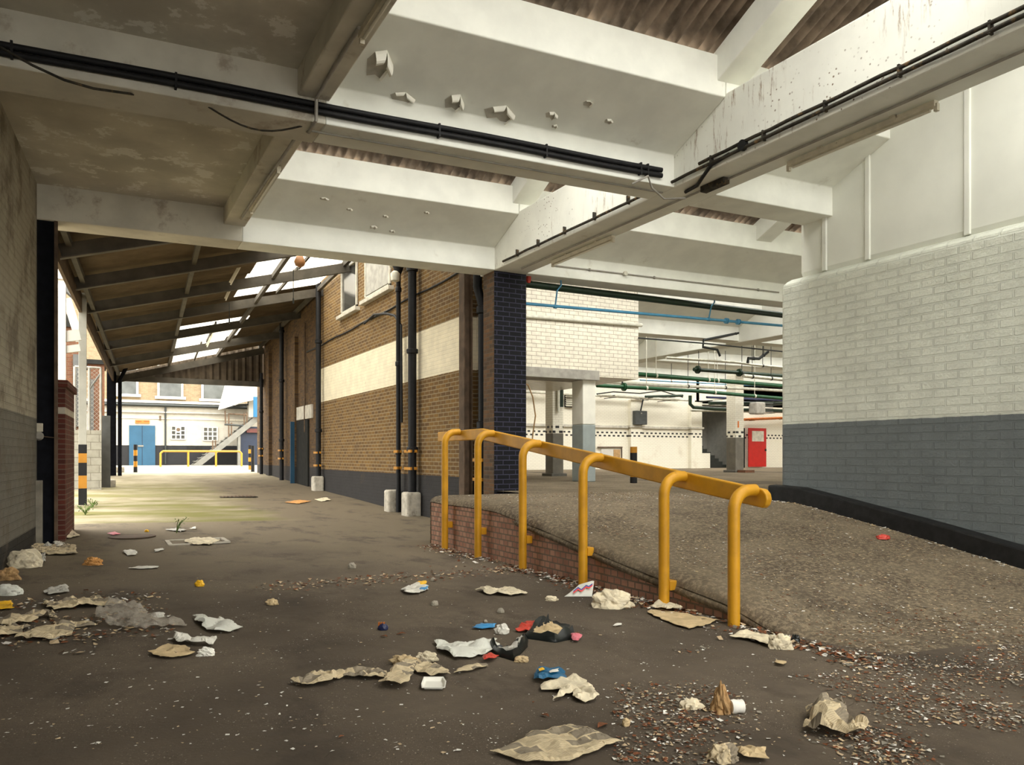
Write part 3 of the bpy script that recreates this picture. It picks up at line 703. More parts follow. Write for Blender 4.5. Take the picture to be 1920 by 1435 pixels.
mb = MB(); mb.extrude([(-.95, 13.15, 0), (-.33, 13.15, 0), (-.24, 14.75, 0), (-.95, 14.75, 0)], (0, 0, 2.42), 'dark_red_brick')
mb.extrude([(-1.0, 13.12, 2.42), (-.30, 13.12, 2.42), (-.20, 14.8, 2.42), (-1.0, 14.8, 2.42)], (0, 0, .10), 'dark_red_brick'); struct(mb, 'wall_pier')
t = thing('striped_post', 'tall white square post with black and yellow bands at its foot, carrying the canopy', 'post', (-.16, 19.3, ground(-.16, 19.3)))
b = onL(155, 700); sx_, sy_ = b.x, b.y; g0 = ground(sx_, sy_); dd = (sx_*SA+sy_*CA)
zz = [g0]+[1.4+(855-q)*dd/1440 for q in (916, 892, 868, 850.5, 834)]
mb = MB()
for i, (za, zb) in enumerate(zip(zz, zz[1:])): mb.box(sx_-.085, sx_+.085, sy_-.085, sy_+.085, za, zb, 'yellow_band' if i in (1, 3) else 'safety_black')
mb.build('striped_sleeve', t, bevel=.004); mb = MB(); mb.box(sx_-.08, sx_+.08, sy_-.08, sy_+.08, zz[-1], 5.12, 'post_white'); mb.build('shaft', t, bevel=.006)
# open steel frame beside it
fr = thing('portal_gantry', 'bright white steel frame of post and two rails left of the striped post', 'frame', (-.9, 19.5, .2))
c0 = onY(116, 700, 19.5); MB().box(c0.x-.08, c0.x+.08, 19.4, 19.65, 0, 5.6, 'bright_white').build('upright', fr, bevel=.005)
for py0, py1 in ((622, 642), (650, 663)):
    a = onY(118, (py0+py1)/2, 19.5); b = onY(150, (py0+py1)/2-4, 19.5); MB().bar(a, b, .10, (py1-py0)*17/1440, 'bright_white').build('rail', fr)
MB().box(c0.x-.2, c0.x+.2, 19.35, 19.7, 5.25, 5.36, 'bright_white').build('cap_plate', fr)
# buildings beyond the left opening
t = thing('brick_building', 'red brick building seen through the gap left of the striped post', 'building', (-3, 31, .5))
MB().box(-6.5, -.35, 31.0, 36, .3, 5.9, 'red_brick').build('wall', t)
MB().extrude([(-6.7, 30.9, 5.9), (-.3, 30.9, 5.9), (-1.8, 30.9, 7.4), (-6.7, 30.9, 8.2)], (0, 5.3, 0), 'dark_void').build('roof', t)
a = onY(137, 800, 30.95); b = onY(150, 665, 30.95); MB().box(a.x, b.x, 30.9, 31.05, a.z, b.z, 'grey_paint').build('window_panel', t)
t = thing('brick_shed', 'dark brick shed end seen through the chain-link panel', 'building', (.2, 40, .7)); a = onY(164, 800, 40); b = onY(196, 600, 40)
MB().box(a.x, b.x, 40, 43, .4, 5.6, 'red_brick').build('wall', t); MB().box(a.x-.1, b.x+.1, 39.9, 43.1, 5.6, 5.8, 'dark_void').build('roof', t); MB().box(onY(166, 750, 40).x, onY(176, 750, 40).x, 39.95, 40.1, 2.4, 4.9, 'grey_paint').build('shutter', t)
a = onY(146, 560, 30.0); mb = MB(); mb.extrude([onY(123, 500, 29), onY(135, 490, 29), onY(152, 503, 29), onY(152, 572, 29), onY(123, 545, 29)], (0, .5, 0), 'grey_paint')
single(mb, 'roof_valley', 'dark gable end of a lean-to roof behind the white steel frame', 'roof')
mb = MB(); mb.bar(onY(125, 560, 28.5), onY(150, 640, 28.5), .12, .25, 'conduit_grey'); single(mb, 'roof_strut', 'grey sloping strut below the dark gable behind the white frame', 'strut')
ZW = onY(190, 808, 26).z-.02
t = thing('chain_link_fence', 'chain-link fence panel with galvanised frame behind the striped post', 'fence', onY(165, 810, 25.5))
A, B = onY(140, 806, 25.75), onY(189, 690, 25.75)
for x in (A.x, lerp(A.x, B.x, .55), B.x): MB().tube([(x, 25.75, ZW), (x, 25.75, B.z)], .035, 'conduit_grey', 8).build('fence_post', t)
MB().tube([(A.x, 25.75, B.z), (B.x, 25.75, B.z)], .03, 'conduit_grey', 8).build('top_rail', t)
MB().tube([(lerp(A.x, B.x, .55), 25.75, B.z-.65), (B.x, 25.75, B.z-.15)], .025, 'light_steel', 8).build('brace', t)
mb = MB(); H = B.z-ZW; W_ = B.x-A.x; s_ = .12
i = -H
while i < W_:
    for sg in (1, -1):
        x0_, z0_ = (i, 0) if sg > 0 else (i+H, 0)
        x1_, z1_ = (i+H, H) if sg > 0 else (i, H)
        lo_, hi_ = 0, 1; dx_ = x1_-x0_
        ts = sorted([(0-x0_)/dx_, (W_-x0_)/dx_]); lo_ = max(0, ts[0]); hi_ = min(1, ts[1])
        if hi_ > lo_: mb.bar((A.x+x0_+dx_*lo_, 25.75, ZW+H*lo_), (A.x+x0_+dx_*hi_, 25.75, ZW+H*hi_), .007, .007, 'conduit_grey', (0, 1, 0))
    i += s_
mb.build('mesh', t)
a = onY(134, 915, 26); b = onY(190, 808, 26); mb = MB(); mb.box(a.x-1.6, b.x, 25.6, 25.9, .2, b.z, 'block_white'); struct(mb, 'wall_block')
a = onY(198, 850, 26.5); mb = MB(); mb.box(a.x-.13, a.x+.13, 26.4, 26.6, .2, onY(198, 780, 26.5).z, 'grey_paint'); mb.box(a.x-.15, a.x+.15, 26.38, 26.62, .2, .34, 'grey_paint')
single(mb, 'gate_post', 'grey steel gate post at the end of the low white block wall', 'post', bevel=.005)
mb = MB(); a = onY(209, 800, 33.2); mb.box(a.x-.16, a.x+.16, 33.1, 33.35, .4, 5.0, 'black_paint'); mb.tube([(a.x+.28, 33.0, .5), (a.x+.28, 33.0, 4.3), (a.x+.5, 33.0, 4.8)], .07, 'black_paint', 8)
single(mb, 'canopy_column', 'black canopy column with rainwater pipe at the far left of the passage', 'column')
a = onG(216, 886); mb = MB(); mb.obox(a+Vector((0, 0, .12)), (.35, 0, 0), (0, .2, 0), (0, 0, .14), 'stone_block'); single(mb, 'kerb_stone', 'brown kerb stone at the foot of the black canopy column', 'stone block', bevel=.05)
a = onG(208, 913); mb = MB(); mb.obox(a+Vector((0, 0, .1)), (.13, 0, 0), (0, .12, 0), (0, 0, .13), 'stone_block'); single(mb, 'kerb_stone', 'small pale stone lying behind the grey gate post', 'stone block', bevel=.05)

# ------------------------------------------------------------------ passage canopy
EA, EB = Vector((leftX(12.95), 12.95, 5.15)), Vector((.85, 33.6, 4.5))
def eave(y): t_ = (y-EA.y)/(EB.y-EA.y); return Vector((lerp(EA.x, EB.x, t_), y, pw([(13, 5.15), (24, 5.1), (30, 4.82), (33.6, 4.5)], y)))
def wallp(y): return Vector((6.42, y, pw([(13, 7.3), (24, 6.72), (30, 6.25), (33.6, 6.0)], y)))
cano = thing('canopy', 'lean-to canopy of dark sheeting on steel rafters over the passage', 'canopy', (3, 23, 5))
RY = [12.98, 15.6, 18.3, 21.1, 24.0, 27.0, 30.2, 33.5]
for y in RY:
    a, b = eave(y), wallp(y); dn = Vector((0, 0, -.16))
    mb = MB(); mb.bar(a+dn, b+dn, .05, .26, 'canopy_steel'); mb.bar(a+dn*1.75, b+dn*1.75, .14, .025, 'canopy_steel'); mb.build('rafter', cano)
for q in (0.02, .34, .67, .97):
    mb = MB(); mb.bar(eave(13).lerp(wallp(13), q)+Vector((0, 0, .03)), eave(33.6).lerp(wallp(33.6), q)+Vector((0, 0, .03)), .09, .13, 'canopy_steel'); mb.build('purlin', cano)
mb = MB(); mb.bar(eave(12.95)+Vector((-.06, 0, -.05)), eave(33.6)+Vector((-.06, 0, -.05)), .06, .42, 'rust_steel'); mb.build('eave_board', cano)
LIGHTS = {(18.3, 21.1): (.58, .97), (21.1, 24.0): (.57, .97), (15.6, 18.3): (.58, .97), (27.0, 30.2): (.36, .72), (30.2, 33.5): (.36, .66)}
def sheet(ya, yb, q0, q1, m, name, pitch=.15):
    n = max(4, int((yb-ya)/pitch*4)); mb = MB(); vs = []
    for i in range(n+1):
        y = lerp(ya, yb, i/n); h = Vector((0, 0, .10+.018*math.sin(i/n*(yb-ya)/pitch*2*math.pi)))
        vs += [eave(y).lerp(wallp(y), q0)+h, eave(y).lerp(wallp(y), q1)+h]
    mb.add(vs, [(2*i, 2*i+1, 2*i+3, 2*i+2) for i in range(n)], m); return mb.build(name, cano, solid=.006)
for ya, yb in zip(RY, RY[1:]):
    if (ya, yb) in LIGHTS:
        q0, q1 = LIGHTS[ya, yb]; sheet(ya, yb, -.04, q0, 'canopy_sheet', 'roof_sheet'); sheet(ya, yb, q0, q1, 'rooflight', 'rooflight')
        if q1 < .97: sheet(ya, yb, q1, 1.0, 'canopy_sheet', 'roof_sheet')
        for q in (lerp(q0, q1, .5),):
            mb = MB(); mb.bar(eave(ya).lerp(wallp(ya), q)+Vector((0, 0, .03)), eave(yb).lerp(wallp(yb), q)+Vector((0, 0, .03)), .05, .08, 'canopy_steel'); mb.build('glazing_bar', cano)
    else: sheet(ya, yb, -.04, 1.0, 'canopy_sheet', 'roof_sheet')
mb = MB()                                                     # corrugated sheet that closes the far end above head height
n = 60; vs = []
for i in range(n+1):
    x = lerp(.85, 6.4, i/n); zt = eave(33.6).lerp(wallp(33.6), i/n).z+.1; zb = 4.40
    yy = 33.65+.05*math.sin(i*1.3*math.pi); vs += [(x, yy, zb), (x, yy, zt)]
mb.add(vs, [(2*i, 2*i+1, 2*i+3, 2*i+2) for i in range(n)], 'fascia_sheet'); mb.build('gable_sheet', cano, solid=.01)
mb = MB(); mb.bar((.85, 33.55, 4.42), (6.4, 33.55, 4.42), .1, .22, 'canopy_steel'); mb.build('tie_beam', cano)
for ya, q0, q1 in ((22.6, .60, .68), (19.6, .57, .64)):
    pass
hang = onY(562, 490, 17.6)
t = thing('hanging_lamp', 'rusty tan pendant lamp hanging below the bright canopy rooflight', 'lamp', hang)
MB().lathe(hang, [(.02, .16), (.07, .12), (.13, -.02), (.10, -.10), (.03, -.13)], 'lamp_red', 12).build('shade', t, smooth=True)
MB().tube([hang+Vector((0, 0, .15)), hang+Vector((.03, 0, .5)), hang+Vector((.12, 0, .62))], .015, 'dark_metal', 6).build('hook', t)
for px, py0, py1, Y in ((550, 505, 560, 18.4), (430, 568, 598, 21.2)):
    a, b = onY(px, py0, Y), onY(px, py1, Y); mb = MB(); mb.tube([a, b], .01, 'dark_metal', 6); mb.tube([b, b-Vector((0, 0, .12))], .02, 'dark_metal', 6)
    single(mb, 'pull_cord', 'thin pull cord hanging from the canopy '+('right of the pendant lamp' if px > 500 else 'below the left edge of the large rooflight'), 'cord')
for (pa, pb, Y, lab) in (((455, 488), (432, 530), 20.3, 'dead fluorescent batten at the left edge of the nearer rooflight'), ((432, 540), (423, 560), 23.0, 'short dead batten below the nearer rooflight, next rafter along'), ((400, 622), (388, 648), 29.0, 'dark fluorescent batten across the far canopy rooflights')):
    a, b = onY(*pa, Y), onY(*pb, Y); t = thing('fluorescent_batten', lab, 'light fitting', (a+b)/2, 'canopy light fittings')
    b = a+(b-a).normalized()*min((b-a).length, 1.5); MB().bar(a, b, .09, .07, 'fitting_cream').build('body', t); MB().tube([a+Vector((0, -.03, -.06)), b+Vector((0, -.03, -.06))], .018, 'tube_glass', 8).build('tube', t)

# ------------------------------------------------------------------ far yard
FY = 51.0
def fx(px): return onY(px, 855, FY).x
def fz(px, py): return onY(px, py, FY).z
def frect(mb, px0, px1, py0, py1, dep, m, back=.02):
    pm = (px0+px1)/2; mb.box(fx(px0), fx(px1), FY-dep, FY+back, fz(pm, py1), fz(pm, py0), m); return mb
bld = thing('yard_building', 'white-washed workshop with black plinth and yellow brick upper floor across the far yard', 'building', (5, FY, .8))
zg = fz(330, 756)
MB().box(-4, 17, FY, FY+.4, .3, zg, 'yard_white').build('wall', bld)
MB().box(-4, 17, FY+.5, FY+1, zg-.1, zg+9, 'yellow_brick').build('upper_wall', bld)  # extra height, out of view, added to keep sky light off the yard
MB().box(-4, 15, FY-.22, FY+.5, zg-.05, zg+.10, 'sill_white').build('parapet', bld)
MB().tube([(-4, FY-.15, zg-.18), (15, FY-.15, zg-.16)], .10, 'dark_metal', 8).build('gutter', bld)
MB().tube([(-4, FY-.1, zg-.62), (15, FY-.1, zg-.58)], .05, 'conduit_grey', 8).build('pipe_run', bld)
frect(MB(), 215, 480, 785.5, 787, .05, 'fitting_cream').build('string_course', bld)
for a, b, c, d in ((222, 256, 722, 741), (300, 341, 720, 743), (383, 425, 722, 745)):
    wn = MB(); wn.box(fx(a), fx(b), FY+.40, FY+.52, fz(320, d)+.0, fz(320, c)+1.0, 'grey_glass'); wo = wn.build('window', bld)
    X0, X1, Z0 = fx(a), fx(b), fz(320, d)
    f = MB(); f.box(X0-.12, X0, FY+.36, FY+.5, Z0, Z0+2, 'bright_white'); f.box(X1, X1+.12, FY+.36, FY+.5, Z0, Z0+2, 'bright_white'); f.build('frame', wo)
    f = MB(); f.box(X0-.25, X1+.25, FY+.28, FY+.5, Z0-.16, Z0, 'bright_white'); f.build('sill', wo)
for a, b, c, d, cols in ((321, 347, 800, 824, 3), (381, 407, 801, 826, 3)):
    wo = frect(MB(), a, b, c, d, .03, 'dark_glass').build('window', bld); X0, X1, Z0, Z1 = fx(a), fx(b), fz(350, d), fz(350, c)
    f = MB()
    for i in range(cols+1): x = lerp(X0, X1, i/cols); f.box(x-.035, x+.035, FY-.07, FY, Z0, Z1, 'sill_white')
    for i in range(4): z = lerp(Z0, Z1, i/3); f.box(X0-.04, X1+.04, FY-.065, FY, z-.03, z+.03, 'sill_white')
    f.build('frame', wo)
    if a == 321:
        f = MB(); f.box(lerp(X0, X1, 1/3), lerp(X0, X1, 2/3), FY-.08, FY, lerp(Z0, Z1, .5), Z1, 'bright_white'); f.lathe((lerp(X0, X1, .5), FY-.08, lerp(Z0, Z1, .75)), [(.11, 0), (.11, .03)], 'rust_steel', 12, (0, -1, 0)); f.build('vent_panel', wo)
frect(MB(), 351, 379, 836, 844, .03, 'dark_void').build('vent', bld)
MB().tube([(fx(310), FY-.1, .9), (fx(310), FY-.1, fz(310, 764))], .055, 'dark_metal', 8).build('drainpipe', bld)
frect(MB(), 298.5, 302, 780, 788, .08, 'rust_steel').build('bracket', bld)
d2 = frect(MB(), 242, 291, 798, 873.5, .05, 'blue_door').build('door_2'); d2['kind'] = 'structure'; d2['label'] = 'pale blue double door across the far yard below the orange sign'
frect(MB(), 266.2, 267, 799, 873, .06, 'navy_door').build('door_gap', d2); frect(MB(), 258.5, 269, 835, 838, .09, 'light_steel').build('handle', d2)
t = thing('door_sign', 'orange sign board above the pale blue double door', 'sign', (fx(267), FY, fz(267, 794)))
frect(MB(), 253.5, 280.5, 788, 794.5, .05, 'orange_sign').build('board', t)
mb = MB()
for i, x in enumerate((255.5, 258, 260.6, 263.2, 270, 272.4, 274.8, 277.2)): frect(mb, x, x+(1.7 if i < 4 else 1.4), 789.6, 791.6 if i != 1 else 792.3, .056, 'sign_mark')
mb.build('lettering', t)
# outside stair with its white hood
st = thing('steel_stair', 'grey outside stair with landing rails rising right across the far building', 'stair', (9, 49, .85))
SY = 49.4
P = lambda px, py: onY(px, py, SY)
mb = MB(); mb.bar(P(364, 874)+Vector((0, 0, -.1)), P(487, 781), .12, .32, 'light_steel', (0, 0, 1)); mb.bar(P(364, 874)+Vector((0, 1.1, -.1)), P(487, 781)+Vector((0, 1.1, 0)), .12, .32, 'light_steel'); mb.build('stringer', st)
for i in range(14):
    c = P(366, 872).lerp(P(486, 782), (i+.5)/14)+Vector((0, .55, .1)); MB().obox(c, (.16, 0, 0), (0, .55, 0), (0, 0, .02), 'light_steel').build('tread', st)
for (a, b) in (((422, 770), (423, 796)), ((429, 776), (429, 823)), ((434, 793), (434, 824)), ((458, 774), (458, 800)), ((463, 773), (463, 804)), ((399, 826), (399, 846)), ((404, 826), (404, 844))):
    MB().tube([P(*a), P(*b)], .045, 'rust_steel', 8).build('baluster', st)
MB().tube([P(421, 796), P(460, 799)], .06, 'dark_metal', 8).build('rail', st); MB().tube([P(428, 776), P(464, 778)], .045, 'rust_steel', 8).build('rail', st)
MB().box(P(446, 800).x, P(451, 800).x, SY, SY+.3, .8, P(448, 812).z, 'light_steel').build('support', st)
t = thing('stair_hood', 'large bright white sheeted hood over the top of the outside stair', 'hood', P(450, 770))
mb = MB(); q = [P(425, 719), P(412, 768), P(421, 766), P(447, 757), P(468, 752), P(495, 748), P(495, 719)]; mb.extrude([v+Vector((0, -.3, 0)) for v in q], (0, 1.0, 0), 'bright_white'); mb.build('hood_sheet', t)
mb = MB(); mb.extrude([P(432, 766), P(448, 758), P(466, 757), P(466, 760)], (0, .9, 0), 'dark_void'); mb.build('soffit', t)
MB().box(P(468, 760).x, P(497, 760).x, SY+.3, SY+.8, 3.8, 5.3, 'bright_white').build('side_wall', t)
mb = MB(); mb.box(P(473, 760).x, P(489, 760).x, SY-.4, SY-.3, P(480, 783).z, P(480, 745).z, 'bright_blue'); single(mb, 'blue_panel', 'bright blue panel under the white hood at the passage end', 'panel', bevel=.01)
d3 = MB().box(P(451, 800).x, P(492, 800).x, SY+.25, SY+.4, .8, P(470, 800).z, 'navy_door').build('door_3'); d3['kind'] = 'structure'; d3['label'] = 'dark navy shutter door under the outside stair'
mb = MB(); mb.box(P(463, 800).x, P(487, 800).x, SY+.05, SY+.2, P(475, 811.5).z, P(475, 804).z, 'red_sign'); single(mb, 'red_sign_board', 'dull red sign board over the navy shutter door', 'sign')
# guard rail in front of the building
t = thing('guard_rail', 'yellow hooped guard rail on four legs in front of the far building', 'railing', onY(376, 874, 46.5))
Q = lambda px, py: onY(px, py, 46.5)
a, b = Q(301, 876), Q(453, 876); zt = Q(376, 846.5).z; za = ground(a.x, 46.5)
pts = [(a.x, 46.5, za), (a.x, 46.5, zt-.12), (a.x+.12, 46.5, zt), (b.x-.12, 46.5, zt), (b.x, 46.5, zt-.12), (b.x, 46.5, za)]
MB().tube(pts[:3], .055, 'yellow_band', 8).build('leg', t); MB().tube(pts[2:4], .055, 'yellow_band', 8).build('rail', t); MB().tube(pts[3:], .055, 'yellow_band', 8).build('leg', t)
for px in (353, 405): q = Q(px, 870); MB().tube([(q.x, 46.5, za), (q.x, 46.5, zt)], .055, 'yellow_band', 8).build('leg', t)
def bollard(px, pyb, pyt, label, cols, w_=.16, Y=None, group='striped bollards'):
    p = onG(px, pyb); d = p.x*SA+p.y*CA; h = (pyb-pyt)*d/1440; mb = MB(); n = len(cols)
    for i, c in enumerate(cols): mb.lathe((p.x, p.y, p.z+h*i/n), [(w_/2, 0), (w_/2, h/n)], c, 14)
    return single(mb, 'bollard', label, 'bollard', group, origin=tuple(p), smooth=True)
bollard(254, 886, 834, 'black and yellow bollard standing before the pale blue double door', ['safety_black', 'yellow_band', 'safety_black', 'yellow_band', 'safety_black'])
bollard(469, 883, 837, 'yellow and black bollard before the navy shutter door at the passage end', ['yellow_band', 'safety_black', 'yellow_band', 'safety_black', 'yellow_band', 'safety_black'])
bollard(474, 885, 836, 'plain black post beside the striped bollard at the passage end', ['safety_black']*2)
bollard(1188, 906, 838, 'stubby yellow and black bollard in the raised hall beyond the handrail', ['safety_black', 'yellow_band', 'yellow_band', 'safety_black', 'safety_black', 'yellow_band'], .17)

# ------------------------------------------------------------------ raised hall
TY = 30.6
mb = MB(); mb.box(7.0, onY(1311, 850, TY).x, TY, TY+.4, .6, 6.6, 'hall_tiles'); struct(mb, 'wall_hall')
xL, xR = onY(1311, 850, TY).x, onY(1358, 850, TY).x
mb = MB(); mb.box(onY(1376, 850, TY).x, 42, TY, TY+.4, .6, 6.6, 'hall_tiles'); struct(mb, 'wall_hall')
mb = MB(); mb.box(xL-.2, 40, TY+.0, TY+.4, 4.1, 6.6, 'hall_tiles'); struct(mb, 'wall_hall')
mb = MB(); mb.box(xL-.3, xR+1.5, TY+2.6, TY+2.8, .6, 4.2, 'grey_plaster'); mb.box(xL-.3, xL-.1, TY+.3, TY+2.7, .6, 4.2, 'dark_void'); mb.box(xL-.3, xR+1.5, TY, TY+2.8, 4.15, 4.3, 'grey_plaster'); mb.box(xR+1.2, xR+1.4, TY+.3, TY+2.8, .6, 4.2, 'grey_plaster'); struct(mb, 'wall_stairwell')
mb = MB(); mb.box(xL-.1, onY(1334, 850, TY).x, TY+.1, TY+.3, .7, onY(1325, 850, TY).z, 'hall_tiles'); struct(mb, 'wall_low')
t = thing('stair_flight', 'dark stair flight rising left in the recess of the far tiled wall', 'stair', (onY(1350, 880, TY).x, TY+1, .75))
x0_ = onY(1352, 870, TY+1).x
for i in range(9): MB().box(x0_-.28*(i+1), x0_-.28*i, TY+.6, TY+1.8, .7, .75+.17*(i+1), 'dark_metal').build('step', t)
t = thing('wall_cabinet', 'small dark box hung on the grey wall of the stair recess', 'box', onY(1340, 790, TY+2.5)); MB().box(onY(1333, 790, TY+2.5).x, onY(1346, 790, TY+2.5).x, TY+2.4, TY+2.6, onY(1340, 800, TY+2.5).z, onY(1340, 791, TY+2.5).z, 'black_pipe').build('body', t)
mb = MB(); mb.box(7.0, 7.05, 13.3, TY, .6, 5.6, 'glazed_white_side'); struct(mb, 'wall_hall_side')
mb = MB(); mb.box(34.2, 34.5, 8, TY, .6, 8, 'hall_tiles_side'); struct(mb, 'wall_hall_end')
mb = MB(); mb.box(9.5, 34.3, 7.0, 7.2, .6, 8, 'panel_white'); struct(mb, 'wall_hall_back')
for px0, px1 in ((1178, 1199), (1291, 1311)):
    mb = MB(); mb.box(onY(px0, 850, TY).x, onY(px1, 850, TY).x, TY-.22, TY+.05, .7, 4.2, 'hall_tiles'); struct(mb, 'wall_pilaster')
mb = MB(); mb.box(7.1, xL, TY-.10, TY+.02, onY(1200, 803, TY).z-.03, onY(1200, 799, TY).z, 'sill_white'); struct(mb, 'trim_ledge', bevel=.02)
for px0, px1 in ((1175, 1202), (1288, 1313)):
    mb = MB(); mb.box(onY(px0, 850, TY).x, onY(px1, 850, TY).x, TY-.30, TY-.05, onY(1200, 802.5, TY).z, onY(1200, 799, TY).z, 'sill_white'); struct(mb, 'trim_ledge')
Z = lambda px, py: onY(px, py, TY)
t = thing('electrical_box', 'dark grey electrical box on the white tiled pilaster', 'electrical box', Z(1192, 797))
MB().box(Z(1181, 0).x, Z(1203, 0).x, TY-.45, TY-.2, Z(1192, 797).z, Z(1192, 771.5).z, 'grey_switchgear').build('casing', t, bevel=.015)
MB().tube([Z(1193, 771)+Vector((0, -.35, 0)), Z(1198, 748)+Vector((0, -.35, 0))], .035, 'black_pipe', 8).build('conduit', t)
MB().box(Z(1191, 0).x, Z(1193, 0).x, TY-.47, TY-.45, Z(1192, 777).z, Z(1192, 775).z, 'conduit_grey').build('lock', t)
t = thing('louvre_vent', 'white louvred vent grille high on the tiled wall between two columns', 'vent', Z(1070, 763))
MB().box(Z(1058, 0).x, Z(1084, 0).x, TY-.12, TY, Z(1070, 764).z, Z(1070, 738).z, 'dark_void').build('opening', t)
for i in range(6):
    z = lerp(Z(1070, 763).z, Z(1070, 739).z, (i+.5)/6); MB().obox(((Z(1058, 0).x+Z(1084, 0).x)/2, TY-.14, z), ((Z(1084, 0).x-Z(1058, 0).x)/2, 0, 0), (0, .05, .03), (0, -.01, .02), 'pipe_white').build('slat', t)
t = thing('wall_hatch', 'white framed hatch with one brown pane low on the tiled wall', 'hatch', Z(1143, 872))
MB().box(Z(1126, 0).x, Z(1162, 0).x, TY-.06, TY, .75, Z(1143, 842).z, 'bright_white').build('panel', t)
MB().box(Z(1149, 0).x, Z(1161, 0).x, TY-.08, TY-.04, 1.0, Z(1143, 843).z, 'brown_paper').build('pane', t)
f = MB(); f.bar(Z(1119, 839)+Vector((0, -.07, 0)), Z(1165, 839)+Vector((0, -.07, 0)), .06, .06, 'rust_steel'); f.bar(Z(1164, 839)+Vector((0, -.07, 0)), Z(1164, 878)+Vector((0, -.07, 0)), .04, .05, 'rust_steel', (0, 1, 0)); f.build('frame', t)
# red door leaf standing open
ya = TY-.35; t = bpy.data.objects.new('door_4', None); COL.objects.link(t); t.location = (Z(1420, 0).x, ya, .75); t['kind'] = 'structure'; t['label'] = 'bright red door with a pale glazed panel standing open at the far hall wall'
xa, xb = onY(1404, 0, ya).x, onY(1437, 0, ya).x; zb, ztp = .80, onY(1420, 803, ya).z
MB().box(xa, xb, ya, ya+.06, zb, ztp, 'red_door').build('door_leaf', t, bevel=.01)
MB().box(onY(1410, 0, ya).x, onY(1432, 0, ya).x, ya-.012, ya+.02, onY(1420, 828, ya).z, onY(1420, 808.5, ya).z, 'pale_glass').build('door_pane', t)
MB().box(xb-.12, xb-.04, ya-.05, ya, onY(1420, 846, ya).z, onY(1420, 842, ya).z, 'dark_metal').build('door_handle', t)
mb = MB(); mb.box(xa-.5, xa+.02, TY-.05, TY+.02, .75, ztp, 'dark_void'); struct(mb, 'door_5', 'dark doorway beside the open red door')
# upper tiled block on lintel and white column
mb = MB(); xb = onY(1197, 700, 16.0).x; mb.box(7.05, xb, 16.0, 20.2, 3.40, 7.2, 'glazed_white'); o = struct(mb, 'wall_block_upper'); o.data.materials.append(MATS['glazed_white_side'])
for p in o.data.polygons:
    if abs(p.normal.x) > .9: p.material_index = 1
a = onY(1118, 700, 15.9); mb = MB(); mb.box(7.05, a.x, 15.75, 16.5, 3.28, 3.52, 'conduit_grey'); struct(mb, 'lintel_beam', bevel=.01)
t = thing('hall_column', 'square column with white upper and pale grey lower paint under the lintel', 'column', (11.05, 16.05, .75), 'columns in the raised hall')
b0, b1 = onY(1093, 880, 15.85).x, onY(1117, 880, 15.85).x
MB().box(b0, b1, 15.85, 16.35, 1.98+.2, 3.3, 'col_white').build('upper_shaft', t, bevel=.02); MB().box(b0, b1, 15.85, 16.35, .75, 2.18, 'col_grey').build('lower_shaft', t, bevel=.02)
def tiled_col(px0, px1, Y, dep, label, zt):
    x0_, x1_ = onY(px0, 880, Y).x, onY(px1, 880, Y).x; t = thing('hall_column', label, 'column', ((x0_+x1_)/2, Y+dep/2, .75), 'columns in the raised hall')
    o = MB().box(x0_, x1_, Y, Y+dep, .75, zt, 'column_tiles').build('shaft', t, bevel=.03); o.data.materials.append(MATS['column_tiles_side'])
    for p in o.data.polygons:
        if abs(p.normal.x) > .9: p.material_index = 1
    MB().box(x0_-.08, x1_+.08, Y-.08, Y+dep+.08, .73, .84, 'col_dark').build('plinth', t, bevel=.02); return t, x0_, x1_
tiled_col(1036, 1057, 20.7, .45, 'tiled column with black dashes and grey foot behind the white column', 4.3)
t, x0_, x1_ = tiled_col(1379, 1395, 22.0, .5, 'rust-streaked tiled column with dashes and grey foot left of the red door', 4.6)
MB().box(lerp(x0_, x1_, .25), lerp(x0_, x1_, .38), 21.98, 22.01, 2.5, 2.75, 'pipe_orange').build('rust_streak', t)
MB().box(lerp(x0_, x1_, .0), lerp(x0_, x1_, 1.1), 21.5, 21.9, .75, .85, 'red_brick').build('brick_step', t)
for q, m in ((1047, 'pipe_white'), (1052, 'pipe_dark_green')):
    a = onY(q, 735, 20.6); MB().tube([(a.x, 20.6, 4.2), (a.x, 20.6, 2.95 if q > 1050 else 2.8)], .05 if q < 1050 else .08, m, 8).build('riser', bpy.data.objects['hall_column.001'])
def roofz(x, y):
    for g in GY+[31.9]:
        d = skew(x, g)-y
        if d < -.52: continue
        return SOF if d < 0 else SOF+.40+.36*d/.86 if d < .89 else SOF+1.378+(d-.95)*.46 if d < 3.4 else 6.3
    return 6
